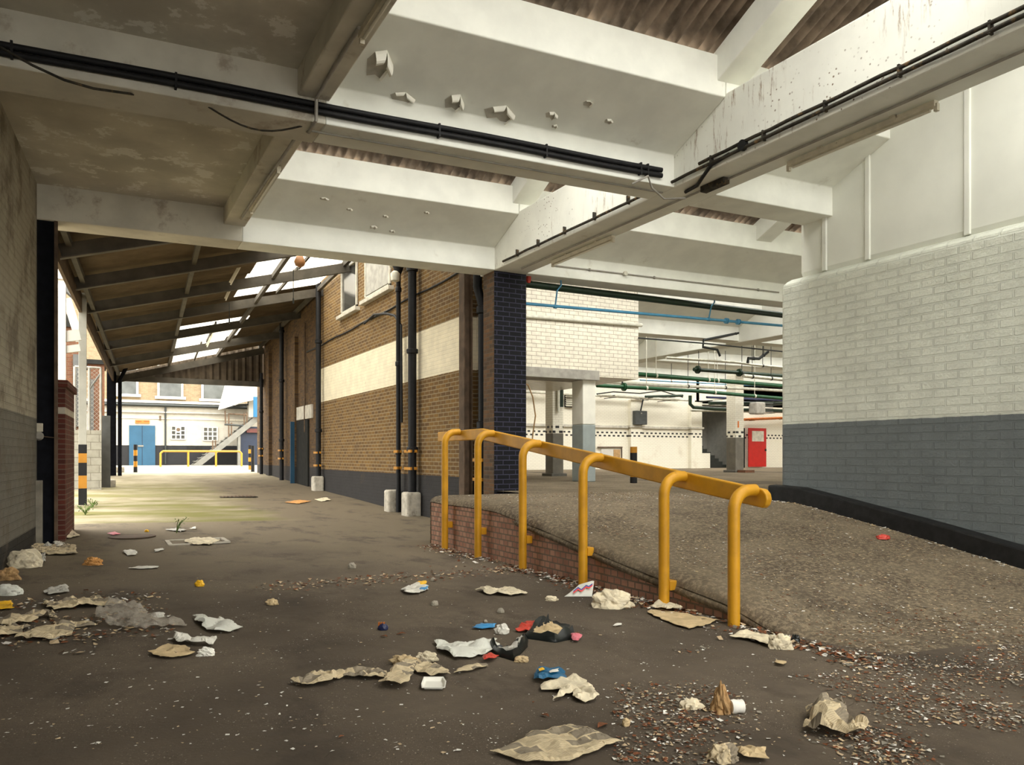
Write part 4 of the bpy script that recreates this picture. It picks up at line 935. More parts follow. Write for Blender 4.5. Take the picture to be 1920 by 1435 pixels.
# pipes. label, pixel ends, depth, radius, material
def pipe(label, pts, Y, r, m, hangers=None, flanges=(), hm='dark_metal', name='service_pipe', hz=None):
    P = [onY(px, py, Y) for px, py in pts]; d = P[-1]-P[0]
    P[-1] = P[-1]+(d.normalized()*.9 if pts[-1][0] > 1460 else d*0)
    if pts[0][0] < 992: P[0] = P[0]-d.normalized()*.5
    t = thing(name, label, 'pipe', (P[0]+P[-1])/2, 'service pipes in the raised hall')
    MB().tube(P, r, m, 12).build('run', t, smooth=True)
    if Y > 28.5:
        for q in (P[0].lerp(P[-1], .2), P[0].lerp(P[-1], .8)): MB().bar(q+Vector((0, 0, -r)), (q.x, 30.62, q.z-r), .03, .03, hm).build('bracket', t)
    elif not hangers and Y > 16: hangers = (lerp(pts[0][0], pts[-1][0], .22), lerp(pts[0][0], pts[-1][0], .7))
    for px in hangers or ():
        for (a, b) in zip(pts, pts[1:]):
            if min(a[0], b[0]) <= px <= max(a[0], b[0]):
                q = onY(px, lerp(a[1], b[1], (px-a[0])/((b[0]-a[0]) or 1)), Y); MB().bar(q, (q.x, q.y, roofz(q.x, q.y)+.03), .018, .012, hm, (0, 1, 0)).build('hanger', t); MB().lathe(q-Vector((.03, 0, 0)), [(r*1.18, 0), (r*1.18, .06)], hm, 12, (1, 0, 0)).build('clip', t)
    for px in flanges:
        for (a, b) in zip(pts, pts[1:]):
            if min(a[0], b[0]) <= px <= max(a[0], b[0]):
                q = onY(px, lerp(a[1], b[1], (px-a[0])/((b[0]-a[0]) or 1)), Y); MB().lathe(q-Vector((.04, 0, 0)), [(r*1.2, 0), (r*2.1, .01), (r*2.1, .03), (r*1.3, .035), (r*1.3, .05), (r*2.1, .055), (r*2.1, .075), (r*1.2, .085)], m, 14, (1, 0, 0)).build('flange', t)
    return t
t = pipe('thick dark green pipe running from the black glazed pillar under the beam', [(990, 533), (1468, 591)], 12.62, .070, 'pipe_dark_green')
v = onY(991, 521, 12.55); MB().lathe(v-Vector((0, 0, .1)), [(.03, 0), (.05, .05), (.05, .12), (.02, .16)], 'litter_red', 10).build('valve', t); MB().lathe(v+Vector((0, 0, .08)), [(.06, 0), (.06, .02)], 'dark_metal', 12).build('valve_wheel', t)
t = pipe('bright blue pipe with two flanges, slung below the thick green pipe', [(990, 570), (1340, 600), (1468, 611)], 12.62, .030, 'pipe_blue', (), (1362, 1384))
for px, py in ((1041, 575), (1329, 599)):
    q = onY(px, py, 12.62); top = onY(px+3, 512 if px < 1100 else 548, 12.62); mid = q.lerp(top, .45); mid2 = q.lerp(top, .6)+Vector((.03, 0, 0))
    MB().tube([q, (q.x, 12.55, mid.z), (q.x+.07, 12.52, mid2.z), (top.x+.02, 12.52, top.z+.05)], .016, 'pipe_blue', 8).build('hook_hanger', t); MB().lathe(q-Vector((.03, 0, 0)), [(.04, 0), (.04, .06)], 'pipe_blue', 12, (1, 0, 0)).build('clip', t)
t = thing('service_pipe', 'thin grey conduit clipped along the white beam face above the green pipe', 'pipe', (10, skew(10, 12.38)-.02, SOF+.2), 'service pipes in the raised hall')
MB().tube([(x, skew(x, 12.38)-.02, SOF+.2) for x in (7.6, 10, 13.2)], .014, 'conduit_grey', 8).build('run', t)
for x in (8.4, 9.9, 12.6): MB().lathe((x, skew(x, 12.38)-.02, SOF+.2), [(.03, 0), (.03, .03)], 'conduit_grey', 8, (1, 0, 0)).build('clip', t)
q = (9.2, skew(9.2, 12.38)-.03, SOF+.2); MB().lathe(q, [(.045, 0), (.045, .05)], 'pipe_white', 12, (0, -1, 0)).build('junction', t)
pipe('white and green pipe crossing the face of the white tiled block', [(990, 593), (1203, 610)], 15.95, .05, 'pipe_white')
pipe('green pipe passing right from the foot of the tiled block', [(1150, 697), (1198, 702), (1468, 724)], 20.3, .075, 'pipe_green', (1230, 1328, 1345), (), 'pipe_white', hz=.9)
pipe('long green pipe, lowest of the runs, below the tiled block', [(1119, 723), (1300, 733), (1468, 748)], 19.4, .062, 'pipe_green', (1212, 1340, 1415), (1170,), 'pipe_white', hz=.5)
pipe('white lagged pipe just above the lowest green run', [(1119, 715), (1240, 723), (1380, 728), (1468, 733)], 21.0, .055, 'pipe_white', (1165, 1290, 1360), (), hz=.4)
pipe('thin blue line running between the two lower green pipes', [(1200, 713), (1468, 726)], 22.5, .022, 'pipe_blue')
pipe('stubby dark green pipe with capped flange left end, high in the hall', [(1301, 693), (1468, 705)], 18.5, .06, 'pipe_dark_green', (1310, 1391), (1308, 1386), hz=.45)
pipe('short white lagged pipe under the capped green pipe', [(1394, 705), (1468, 712)], 18.4, .06, 'pipe_white')
pipe('pale pipe running under the second main beam then turning up', [(1249, 671), (1383, 680), (1410, 684), (1468, 690)], 17.9, .04, 'pipe_white', (1243, 1430), (), 'dark_metal', hz=.5)
pipe('thin dark pipe threaded through the bent pipe loop', [(1197, 634), (1320, 644), (1468, 660)], 15.95, .020, 'dark_metal')
for lab, P2, Y, r, m in (('dark bent pipe loop hanging under the hall beam', [(1448, 612), (1319, 638), (1318, 651), (1345, 656), (1350, 668)], 16.6, .035, 'dark_metal'), ('dark pipe with forked legs by the white wall end', [(1440, 660), (1423, 673), (1403, 672), (1402, 681)], 17.0, .045, 'dark_metal'), ('orange cable tray pipe above the red door', [(1396, 787), (1468, 784)], 30.2, .07, 'pipe_orange'),
                         ('dark green pipe with a tall elbow left of the rusty column', [(1294, 742), (1294, 758), (1300, 764), (1340, 767), (1468, 768)], 29.5, .09, 'pipe_dark_green'), ('dark green pipe above the stair recess', [(1330, 756), (1468, 757)], 29.3, .09, 'pipe_dark_green'), ('thin blue cable tray high above the red door', [(1325, 745), (1468, 751)], 29.0, .06, 'litter_navy'),
                         ('pale pipe below the elbowed green pipe at the recess head', [(1295, 770), (1468, 773)], 29.8, .06, 'pipe_white'), ('pale pipe along the head of the far tiled wall', [(990, 735), (1140, 743), (1270, 751)], 30.2, .06, 'pipe_white'), ('second pale pipe along the head of the far tiled wall, slightly lower', [(1120, 741), (1290, 751)], 29.6, .05, 'pipe_white'), ('dark cable draped along the far tiled wall head', [(1119, 739), (1150, 735), (1200, 738), (1240, 733), (1280, 745)], 29.4, .03, 'dark_metal'), ('dark pipe in the gap over the far wall', [(1210, 744), (1280, 742)], 29.2, .06, 'pipe_dark_green')):
    pipe(lab, P2, Y, r, m)
t = thing('duct_box', 'grey fan box among the pipes above the red door', 'duct', onY(1420, 770, 29)); a, b = onY(1411, 777, 29), onY(1428, 755, 29); MB().box(a.x, b.x, 28.7, 29.3, a.z, b.z, 'conduit_grey').build('casing', t, bevel=.08)
for i in range(4): q = onY(1438, 757+i*5, 29); MB().obox(q, (.35, 0, 0), (0, .1, 0), (0, 0, .03), 'grey_paint').build('slat', t)
mb = MB(); mb.tube([(7.10, 12.8, onY(986, 716, 13.0).z), onY(990, 722, 13.0), onY(999, 745, 13.0), onY(1004, 780, 13.0), onY(999, 815, 13.0), onY(997, 840, 13.0)], .014, 'brown_paper', 8); single(mb, 'hanging_hose', 'brown hose hanging in a bow beside the black glazed pillar', 'hose', smooth=True)

# ------------------------------------------------------------------ cables and fittings on the beams
yN = lambda x: skew(x, 7.49)
def beam_cable(name, label, pts, r, m, cat='cable', n=8): mb = MB(); mb.tube(pts, r, m, n); return single(mb, name, label, cat, smooth=True)
tr = thing('conduit_pair', 'pair of thick black conduits along the face of the near cross beam', 'conduit', (3, 7.4, SOF+.2))
for dz_, r in ((.0, .030), (-.068, .030)): MB().tube([(x, yN(x)-.035, SOF+.17+dz_+.006*math.sin(x*2)) for x in frange(-1.0, 6.22, .4)], r, 'black_pipe', 10).build('conduit', tr, smooth=True)
for x in frange(-.6, 6.0, 1.3): MB().obox((x, yN(x)-.02, SOF+.135), (.010, 0, 0), (0, .045, 0), (0, 0, .072), 'black_pipe').build('saddle', tr)
beam_cable('soffit_conduit', 'thin pale conduit along the underside of the near cross beam', [(x, yN(x)+.18, SOF-.02) for x in frange(2.0, 6.4, .4)], .012, 'conduit_grey', 'conduit')
beam_cable('drooping_cable', 'twin brown cable drooping under the near cross beam at the left', [onY(x, y, 7.62) for x, y in ((0, 88), (60, 122), (120, 150), (175, 166))]+[(.35, yN(.35)+.12, SOF+.005)], .012, 'rusty_cable')
beam_cable('drooping_cable', 'slack cable sagging below the near cross beam beside the narrow beam', [(1.0+.1*i, yN(1)+.10, SOF+.005-.13*math.sin(math.pi*i/9)) for i in range(10)], .010, 'rusty_cable')
beam_cable('bent_conduit', 'grey conduit bent down around the near cross beam below the narrow beam', [(1.98, yN(2)-1.5, 5.0), (1.98, yN(2)-.55, 5.0), (1.98, yN(2)-.10, 4.98), (1.98, yN(2)-.09, SOF-.02), (1.98, yN(2)+.2, SOF-.03), (2.0, yN(2)+.6, SOF+.16), (2.0, 12.2, 5.0)], .018, 'conduit_grey', 'conduit')
mc = thing('cable_run', 'two rusty black cables clipped along the left face of the main beam', 'cable', (6.4, 6, 5))
for dz_, am in ((.0, .012), (.075, .018)):
    MB().tube([(6.40, y, SOF+.065+dz_*.85+am*noise.noise(Vector((0, y*2.2, dz_*9)))) for y in frange(-4 if dz_ == 0 else -4, 7.0 if dz_ else 12.0, .22)], .020, 'rusty_cable', 8).build('cable', mc, smooth=True)
for y in frange(-2, 11.5, .8): MB().obox((6.41, y, SOF+.10), (.026, 0, 0), (0, .010, 0), (0, 0, .055), 'rusty_cable').build('clip', mc)
for y in (2.9, 6.3): MB().lathe((6.43, y, SOF+.1), [(.06, 0), (.06, -.05)], 'black_pipe', 12, (1, 0, 0)).build('junction', mc)
beam_cable('cable_drop', 'black cable dropping across the main beam soffit near the beam junction', [(6.40, 6.5, SOF+.07), (6.41, 6.8, SOF+.05), (6.46, 7.0, SOF-.02), (6.60, 7.25, SOF-.025), (6.63, 7.5, SOF-.025)], .022, 'black_pipe')
beam_cable('soffit_conduit', 'pale conduit along the underside of the main beam', [(6.78, y, SOF-.02) for y in frange(-3, 12, .5)], .014, 'conduit_grey', 'conduit')
beam_cable('loop_cable', 'pale flex looping under the junction of the two beams', [onY(1185, 345, 7.5), onY(1215, 330, 7.42), onY(1222, 352, 7.5), onY(1245, 373, 7.6), onY(1285, 372, 7.35)], .013, 'conduit_grey')
a = onX(1340, 366, 6.75); mb = MB(); mb.obox((6.75, a.y, SOF-.04), (.05, 0, 0), (0, .2, 0), (0, 0, .035), 'rusty_cable'); single(mb, 'old_bracket', 'short rusty bracket on the main beam soffit right of the junction', 'bracket')
def batten(label, A, B, group='fluorescent battens on the beams'):
    A, B = Vector(A), Vector(B); d = (B-A).normalized(); t = thing('fluorescent_batten', label, 'light fitting', (A+B)/2, group); dn = Vector((0, 0, -.10))
    MB().bar(A+Vector((0, 0, -.05)), B+Vector((0, 0, -.05)), .07, .06, 'fitting_cream').build('body', t, bevel=.006)
    MB().tube([A+dn+d*.06, B+dn-d*.06], .014, 'tube_glass', 8).build('tube', t, smooth=True)
    for q in (A, B): MB().obox(q+Vector((0, 0, -.09)), d*.018, d.cross(Vector((0, 0, 1)))*.02, (0, 0, .035), 'fitting_cream').build('lampholder', t)
    for f in (.25, .75): MB().obox(A.lerp(B, f)+Vector((0, 0, -.01)), d*.03, d.cross(Vector((0, 0, 1)))*.03, (0, 0, .02), 'fitting_cream').build('spacer', t)
def sof(px, py, z): return onZ(px, py, z)
a, b = sof(1475, 308, SOF-.05), sof(1752, 192, SOF-.05); batten('long dead fluorescent batten under the right part of the main beam', (7.0, a.y, SOF), (7.0, b.y, SOF))
a, b = sof(1032, 492, SOF-.05), sof(1143, 444, SOF-.05); batten('dead fluorescent batten under the main beam nearest the black pillar', (6.98, a.y, SOF), (6.98, b.y, SOF))
batten('rusty fluorescent batten under the narrow beam, nearest the camera', (2.02, sof(684, 62, 5.0).y, 5.02), (2.02, sof(735, 0, 5.0).y-.4, 5.02))
batten('dirty fluorescent batten under the narrow beam, beyond the near cross beam', (2.04, sof(470, 388, 5.0).y, 5.02), (2.04, sof(520, 310, 5.0).y, 5.02))

# ------------------------------------------------------------------ litter
def onF(px, py):                    # passage floor only, kept clear of the ramp wall
    d = raydir(px, py); p = onZ(px, py, .05)
    for i in range(12): p = onZ(px, py, ground(p.x, p.y))
    if 3.4 < p.y < 11.3 and p.x > 4.68: p.x = 4.68; p.z = ground(p.x, p.y)
    return p
def hN(p, f, s_): return noise.noise(Vector((p.x*f+s_*7.3, p.y*f-s_*3.1, s_)))
def sheet_poly(px_poly, m, crump=.03, seed=0, thick=.003, lift=.012, inset=0, cuts=4, smooth=False, fold=1.0):
    """a sheet of paper or film lying on the ground, its outline traced where it lies, crumpled"""
    P = [onF(*q) for q in px_poly]; bm = bmesh.new(); vs = [bm.verts.new(p) for p in P]
    f = bm.faces.new(vs); bmesh.ops.triangulate(bm, faces=[f])
    for _ in range(cuts):
        e = [x for x in bm.edges if x.calc_length() > .03]
        if e: bmesh.ops.subdivide_edges(bm, edges=e, cuts=1, use_grid_fill=True); bmesh.ops.triangulate(bm, faces=[q for q in bm.faces if len(q.verts) > 3])
    for v in bm.verts:
        j = Vector((hN(v.co, 14, seed+.3), hN(v.co, 14, seed+.7), 0))*(.03 if v.is_boundary else .012); v.co += j
        r = abs(hN(v.co, 5, seed))*1.5+(1-abs(hN(v.co, 9, seed+2))*2.2)*.45*fold+abs(hN(v.co, 19, seed+1))*.8*fold; edge = v.is_boundary
        v.co.z = ground(v.co.x, v.co.y)+lift+crump*.62*r*(.6 if edge else 1.0)
    mb = MB(); bm.verts.index_update(); mb.add([v.co.copy() for v in bm.verts], [[v.index for v in q.verts] for q in bm.faces], m); bm.free(); return mb
def lay(name, label, cat, poly, m, crump=.03, group=None, seed=None, **k):
    seed = seed if seed is not None else random.random()*50
    o = single(sheet_poly(poly, m, crump, seed, **k), name, label, cat, group, solid=.003); return o
def lump_mb(px, py, wpx, hpx, m, seed, flat=1.0, sub=4, rough=.34, apex=0):
    """crumpled lump; (px,py) is the middle of its foot, sizes in photo pixels at its distance"""
    p = onG(px, py); d = p.x*SA+p.y*CA; rx = wpx*d/2880; rz = hpx*d/1440*flat; bm = bmesh.new(); bmesh.ops.create_icosphere(bm, subdivisions=sub, radius=1)
    R = Vector((CA, -SA, 0)); F = Vector((SA, CA, 0)); ry = max(rx*.6, rz*.5)
    for v in bm.verts:
        q = v.co.copy(); k = 1+rough*(abs(noise.noise(q*1.6+Vector((seed, 0, 0))))*1.7-.5)-rough*.45*abs(noise.noise(q*3.3+Vector((0, seed, 0))))+rough*.3*noise.noise(q*7+Vector((0, seed, 3)))
        q *= k; z = max(q.z, -.35)+.35; sh = 1-apex*min(1, z/1.35); q.x *= sh; q.y *= sh; v.co = p+R*q.x*rx+F*q.y*ry+Vector((0, 0, z*rz/1.35+.002))
    mb = MB(); bm.verts.index_update(); mb.add([v.co.copy() for v in bm.verts], [[v.index for v in q.verts] for q in bm.faces], m); bm.free(); return mb, p
def lump(name, label, cat, px, py, wpx, hpx, m, group=None, **k):
    mb, p = lump_mb(px, py, wpx, hpx, m, random.random()*40, **k); return single(mb, name, label, cat, group, origin=tuple(p))
G1 = 'paper litter on the passage floor'
# at the left wall
lay('newspaper_sheet', 'tan newspaper sheet with coloured scraps at the foot of the black door jamb', 'newspaper', [(44, 1018), (75, 1022), (100, 1026), (142, 1024), (145, 1041), (110, 1043), (78, 1041), (55, 1030)], 'newsprint', .05, G1)
lump('rubbish_bag', 'bulging cream paper sack against the left wall, largest of the wall litter', 'bag', 48, 1064, 66, 34, 'cream_paper', rough=.25)
lay('paper_flap', 'pale torn paper flap leaning on the cream sack', 'paper', [(58, 1062), (68, 1046), (84, 1041), (86, 1056), (74, 1066)], 'grey_paper', .05, G1)
lay('paper_scrap', 'white folded scrap on the tan newspaper by the door jamb', 'paper', [(98, 1020), (112, 1018), (124, 1025), (108, 1029)], 'white_paper', .05, G1)
lump('paper_cup', 'pale crushed cup on the tan newspaper by the door jamb', 'cup', 89, 1028, 14, 11, 'grey_paper', sub=3)
lay('paper_scrap', 'cream papers heaped behind the jamb against the dark brick pier', 'paper', [(108, 1000), (120, 990), (130, 995), (150, 1007), (128, 1012), (108, 1010)], 'cream_paper', .05, G1)
lump('crumpled_paper', 'orange tan crumpled paper right of the wall litter', 'paper', 174, 1060, 34, 15, 'orange_paper', G1)
lay('paper_scrap', 'crumpled white scrap right of the orange tan paper', 'paper', [(229, 1037), (245, 1034), (258, 1038), (256, 1043), (240, 1043)], 'white_paper', .03, G1)
lay('paper_scrap', 'small white strip beside the manhole paper pile', 'paper', [(288, 1034), (304, 1030), (307, 1033), (292, 1037)], 'white_paper', .02, G1)
lay('paper_strip', 'long thin white paper strip lying alone on the dark floor', 'paper', [(238, 1069), (262, 1064), (296, 1064), (298, 1067), (262, 1068.5)], 'white_paper', .012, G1)
lump('crisp_packet', 'orange and brown crumpled wrapper alone on the dark floor', 'wrapper', 375, 1100, 18, 12, 'litter_yellow', sub=3)
lump('crumpled_paper', 'dirty tan paper heap at the left picture edge above the pale bag', 'paper', 14, 1088, 44, 22, 'brown_paper', G1)
lump('carrier_bag', 'pale bluish plastic bag at the left picture edge', 'bag', 14, 1116, 54, 20, 'white_plastic', rough=.2)
lay('plastic_wrapper', 'grey-white flattened wrapper right of the pale bluish bag', 'wrapper', [(81, 1113), (95, 1106), (124, 1102), (129, 1113), (96, 1118)], 'grey_paper', .04, G1)
lay('crisp_packet', 'yellow wrapper at the left picture edge', 'wrapper', [(-4, 1134), (22, 1133), (27, 1143), (4, 1147), (-6, 1146)], 'litter_yellow', .03)
lay('newspaper_sheet', 'long ragged newspaper strip behind the clear plastic sheet', 'newspaper', [(84, 1135), (118, 1132), (134, 1127), (180, 1128), (232, 1135), (210, 1140), (150, 1142), (100, 1148), (88, 1144)], 'newsprint', .06, G1)
lay('plastic_sheet', 'crumpled clear plastic sheet spread among the left newspapers', 'plastic', [(178, 1162), (208, 1136), (235, 1140), (270, 1152), (290, 1166), (345, 1172), (347, 1179), (300, 1182), (270, 1188), (232, 1184), (196, 1178)], 'clear_plastic', .09)
lay('newspaper_sheet', 'crumpled newspaper at the left edge above the folded sheet', 'newspaper', [(0, 1170), (30, 1164), (60, 1156), (96, 1153), (109, 1165), (88, 1160), (60, 1170), (30, 1175), (0, 1178)], 'newsprint', .07, G1)
lay('newspaper_sheet', 'creased newspaper below the clear plastic, nearest the left corner', 'newspaper', [(28, 1202), (52, 1190), (84, 1188), (120, 1172), (182, 1175), (140, 1182), (138, 1194), (102, 1203), (60, 1205)], 'newsprint', .06, G1)
lay('newspaper_sheet', 'small newspaper piece at the left edge beside the creased sheet', 'newspaper', [(-5, 1182), (20, 1178), (55, 1180), (40, 1192), (10, 1198), (-5, 1200)], 'newsprint', .05, G1)
lump('crumpled_paper', 'small crumpled white paper past the clear plastic', 'paper', 296, 1158, 27, 10, 'white_paper', G1, sub=3)
lay('carrier_bag', 'white plastic bag with pointed tail, alone on the dark floor at left', 'bag', [(363, 1160), (375, 1157), (386, 1161), (400, 1168), (412, 1162), (428, 1172), (454, 1182), (432, 1188), (404, 1190), (384, 1183), (370, 1172)], 'white_plastic', .08, fold=.3)
lay('paper_sheet', 'white paper with upturned corner in front of the pointed white bag', 'paper', [(326, 1204), (331, 1195), (345, 1202), (388, 1207), (410, 1205), (400, 1214), (372, 1213), (336, 1210)], 'white_paper', .06, G1)
lump('paper_cup', 'squashed white cup beside the paper with upturned corner', 'cup', 386, 1230, 32, 15, 'foam_white')
lay('paper_sheet', 'flattened tan paper in front of the upturned white paper', 'paper', [(282, 1227), (315, 1216), (345, 1215), (366, 1230), (340, 1236), (300, 1237)], 'tan_paper', .03, G1)
# mid floor
lump('crisp_packet', 'small navy packet with orange stripes alone mid floor', 'packet', 718, 1182, 20, 13, 'litter_navy', sub=3, rough=.1)
q = onG(717, 1180); mb = MB()
for i in (-1, 0, 1): mb.obox(q+Vector((i*.012*CA*1.6, -i*.012*SA*1.6, .045))-Vector((SA, CA, 0))*.035, Vector((CA, -SA, 0))*.006, (0, 0, .016), Vector((SA, CA, 0))*.012, 'orange_sign')
mb.build('orange_stripes', bpy.data.objects['crisp_packet.002'])
lay('torn_wrapper', 'torn white wrapper with blue and yellow corner mid floor', 'wrapper', [(754, 1109), (768, 1101), (790, 1096), (803, 1102), (798, 1111), (776, 1117), (758, 1116)], 'white_paper', .03)
lay('yellow_corner', None, None, [(783, 1096), (798, 1094), (800, 1101), (788, 1102)], 'litter_yellow', .03); lay('blue_corner', None, None, [(786, 1110), (802, 1103), (801, 1109), (790, 1113)], 'litter_blue', .025)
w_ = bpy.data.objects['torn_wrapper']
for nm in ('yellow_corner', 'blue_corner'):
    o = bpy.data.objects[nm]
    for kk in ('label', 'category'):
        if kk in o: del o[kk]
    o.location = o.location-w_.location+Vector((0, 0, .006)); o.parent = w_
lump('crumpled_paper', 'tan crumpled scraps left of centre on the dusty floor', 'paper', 510, 1135, 24, 12, 'tan_paper', G1, sub=3)
lay('paper_sheet', 'long flattened cream paper left of the white carrier bag', 'paper', [(894, 1110), (912, 1106), (945, 1108), (990, 1116), (962, 1120), (915, 1117)], 'cream_paper', .05, G1)
lump('crumpled_paper', 'little cream crumple in front of the white carrier bag', 'paper', 1034, 1127, 25, 10, 'cream_paper', G1, sub=3)
def lean(px, py, off=0):
    g = onF(px, 1120); q = onY(px, py, g.y+(1120-py)/32*.16); q -= raydir(px, py)*off; return q
mb = MB(); NX, NY = 14, 10; vs = []
for j in range(NY+1):
    for i in range(NX+1):
        u, v = i/NX, j/NY; x0_, x1_ = lerp(1058, 1084, v**.9), lerp(1110, 1114, v); y_ = lerp(1119, lerp(1099, 1090, u), v)
        vs.append(lean(lerp(x0_, x1_, u), y_, .03*math.sin(math.pi*u)*math.sin(math.pi*v)+.010*noise.noise(Vector((u*6, v*5, 3)))))
mb.add(vs, [(j*(NX+1)+i, j*(NX+1)+i+1, (j+1)*(NX+1)+i+1, (j+1)*(NX+1)+i) for j in range(NY) for i in range(NX)], 'white_plastic')
mb.add([v+Vector((SA, CA, 0))*.05*(1 if 0 < i % (NX+1) < NX else .1) for i, v in enumerate(vs)], [(j*(NX+1)+i, (j+1)*(NX+1)+i, (j+1)*(NX+1)+i+1, j*(NX+1)+i+1) for j in range(NY) for i in range(NX)], 'white_plastic')
bag = single(mb, 'carrier_bag', 'white carrier bag with red and blue zigzag mark by the fourth post', 'bag', smooth=True)
mb = MB(); zig = [(1075, 1110.5), (1084, 1103.5), (1090, 1107.5), (1099, 1099.5), (1104, 1101.5), (1111, 1096.5)]
for dy, m in ((0, 'logo_red'), (-2.6, 'logo_blue')):
    for (x0_, y0_), (x1_, y1_) in zip(zig, zig[1:]):
        mb.extrude([lean(x, y+dy, .05) for x, y in ((x0_, y0_), (x1_, y1_), (x1_, y1_+2.7), (x0_, y0_+2.7))], Vector((SA, CA, 0))*-.003, m)
mb.build('zigzag_logo', bag)
lump('crumpled_paper', 'large domed cream paper by the ramp wall, right of the white zigzag bag', 'paper', 1147, 1139, 78, 34, 'cream_paper', G1, rough=.3)
lay('paper_sheet', 'flat tan card sheet at the foot of the two nearest posts', 'card', [(1212, 1150), (1240, 1146), (1300, 1158), (1350, 1166), (1322, 1177), (1290, 1182), (1262, 1174), (1236, 1163)], 'tan_paper', .02, G1)
lay('paper_sheet', 'cream folded paper lying on the back edge of the tan card', 'paper', [(1217, 1145), (1240, 1136), (1270, 1133), (1278, 1148), (1250, 1152)], 'cream_paper', .05, G1, lift=.03)
lay('paper_sheet', 'cream newspaper piece in front of the nearest post', 'newspaper', [(1369, 1198), (1400, 1188), (1445, 1198), (1452, 1206), (1436, 1216), (1408, 1204)], 'cream_paper', .04, G1)
lump('crumpled_paper', 'crumpled cream newspaper ball at the low end of the ramp brickwork', 'paper', 1464, 1217, 44, 27, 'cream_paper', G1)
lay('card_scrap', 'small tan card scrap alone near the ramp foot', 'card', [(1450, 1249), (1453, 1242), (1474, 1246), (1472, 1252), (1458, 1251)], 'tan_paper', .03, G1)
lay('crisp_packet', 'flat blue packet left of the black rubbish sacks', 'packet', [(889, 1182), (903, 1172), (932, 1174), (926, 1180), (908, 1183)], 'litter_blue', .02)
lump('crumpled_paper', 'small white crumple between the blue packet and the black sacks', 'paper', 942, 1189, 28, 18, 'white_paper', G1, sub=3)
lay('carrier_bag', 'large white plastic sheet bag left of the torn black sack', 'bag', [(815, 1207), (822, 1205), (840, 1210), (870, 1210), (930, 1204), (935, 1216), (915, 1230), (880, 1238), (856, 1241), (838, 1232), (820, 1224)], 'white_plastic', .08, fold=.25)
def sack(name, label, rim, m_in, seed):
    """a burst black sack: a raised ragged rim round a sunken, littered middle"""
    t = thing(name, label, 'rubbish sack', onG(*rim[0])); P = [onG(*q) for q in rim]; n = len(P); mb = MB(); vs = []
    c = sum(P, Vector())/n; N = 5
    for i in range(n*4):
        a = P[(i//4) % n].lerp(P[(i//4+1) % n], (i % 4)/4); h = .03+.12*abs(noise.noise(Vector((i*.27, seed, 0)))) ; inw = (c-a)
        for k, (s_, z) in enumerate(((-.10-.1*abs(noise.noise(Vector((i*.4, seed, 7)))), 0), (.0, h*.6), (.10, h), (.20, h*.55), (.36, .015))): q = a+inw*s_; vs.append((q.x, q.y, surf(q.x, q.y)+z))
    m_ = n*4; mb.add(vs, [(5*i+k, 5*((i+1) % m_)+k, 5*((i+1) % m_)+k+1, 5*i+k+1) for i in range(m_) for k in range(4)], 'litter_black'); mb.build('sack_film', t, solid=.004, smooth=True)
    mb = sheet_poly([(lerp(sum(q[0] for q in rim)/n, q[0], .8), lerp(sum(q[1] for q in rim)/n, q[1], .8)) for q in rim], m_in, .06, seed); mb.build('contents', t, solid=.003); return t
t = sack('rubbish_sack', 'burst black sack with tan contents and red scraps, centre of the floor', [(985, 1196), (1000, 1178), (1035, 1172), (1072, 1185), (1070, 1198), (1040, 1204)], 'tan_paper', 2.2)
sheet_poly([(967, 1186), (985, 1172), (1006, 1171), (1004, 1184), (985, 1189)], 'litter_red', .05, 4).build('red_wrapper', t, solid=.003)
t = sack('rubbish_sack', 'torn black sack with grey lining beside the white plastic bag', [(916, 1216), (930, 1224), (958, 1224), (985, 1196), (986, 1214), (962, 1238), (935, 1230)], 'grey_paper', 5.1)
for px, py, h in ((1012, 1184, .10), (1024, 1182, .13), (1069, 1190, .07)):
    p = onG(px, py); mb = MB(); mb.extrude([p-Vector((CA, -SA, 0))*.035, p+Vector((CA, -SA, 0))*.035, p+Vector((.02, 0, h))], Vector((SA, CA, 0))*.02, 'litter_black'); mb.build('torn_peak', bpy.data.objects['rubbish_sack'])
lay('torn_wrapper', 'pink torn wrapper right of the burst black sack', 'wrapper', [(1070, 1199), (1082, 1195), (1091, 1199), (1083, 1206), (1073, 1206)], 'litter_pink', .04)
lay('torn_wrapper', 'red and yellow wrapper under the torn black sack', 'wrapper', [(903, 1240), (920, 1232), (936, 1234), (924, 1243), (908, 1245)], 'litter_red', .04)
lump('crumpled_paper', 'tan crumple in front of the torn black sack', 'paper', 978, 1242, 30, 12, 'tan_paper', G1, sub=3)
lay('newspaper_sheet', 'long tan newspaper strip, leftmost of the centre newspapers', 'newspaper', [(550, 1284), (572, 1276), (596, 1268), (640, 1266), (690, 1260), (722, 1266), (724, 1276), (680, 1276), (640, 1274), (620, 1286), (572, 1292)], 'newsprint', .06, G1)
lay('newspaper_sheet', 'folded newspaper with dark column left of the white foam tray', 'newspaper', [(706, 1292), (735, 1268), (760, 1252), (782, 1254), (772, 1284), (756, 1294)], 'newsprint', .05, G1, lift=.03)
lay('newspaper_sheet', 'broad newspaper piece behind the white foam tray', 'newspaper', [(760, 1252), (790, 1246), (842, 1262), (838, 1274), (812, 1273), (780, 1266)], 'newsprint', .05, G1)
lump('crumpled_paper', 'pinkish tan lump at the back of the centre newspapers, left one', 'paper', 757, 1247, 50, 18, 'tan_paper', G1)
lump('crumpled_paper', 'tan lump at the back of the centre newspapers, beside the white bag', 'paper', 800, 1240, 40, 18, 'cream_paper', G1)
lay('newspaper_sheet', 'tan paper blade pointing right behind the foam tray', 'newspaper', [(850, 1270), (862, 1258), (914, 1248), (916, 1252), (880, 1264)], 'newsprint', .03, G1)
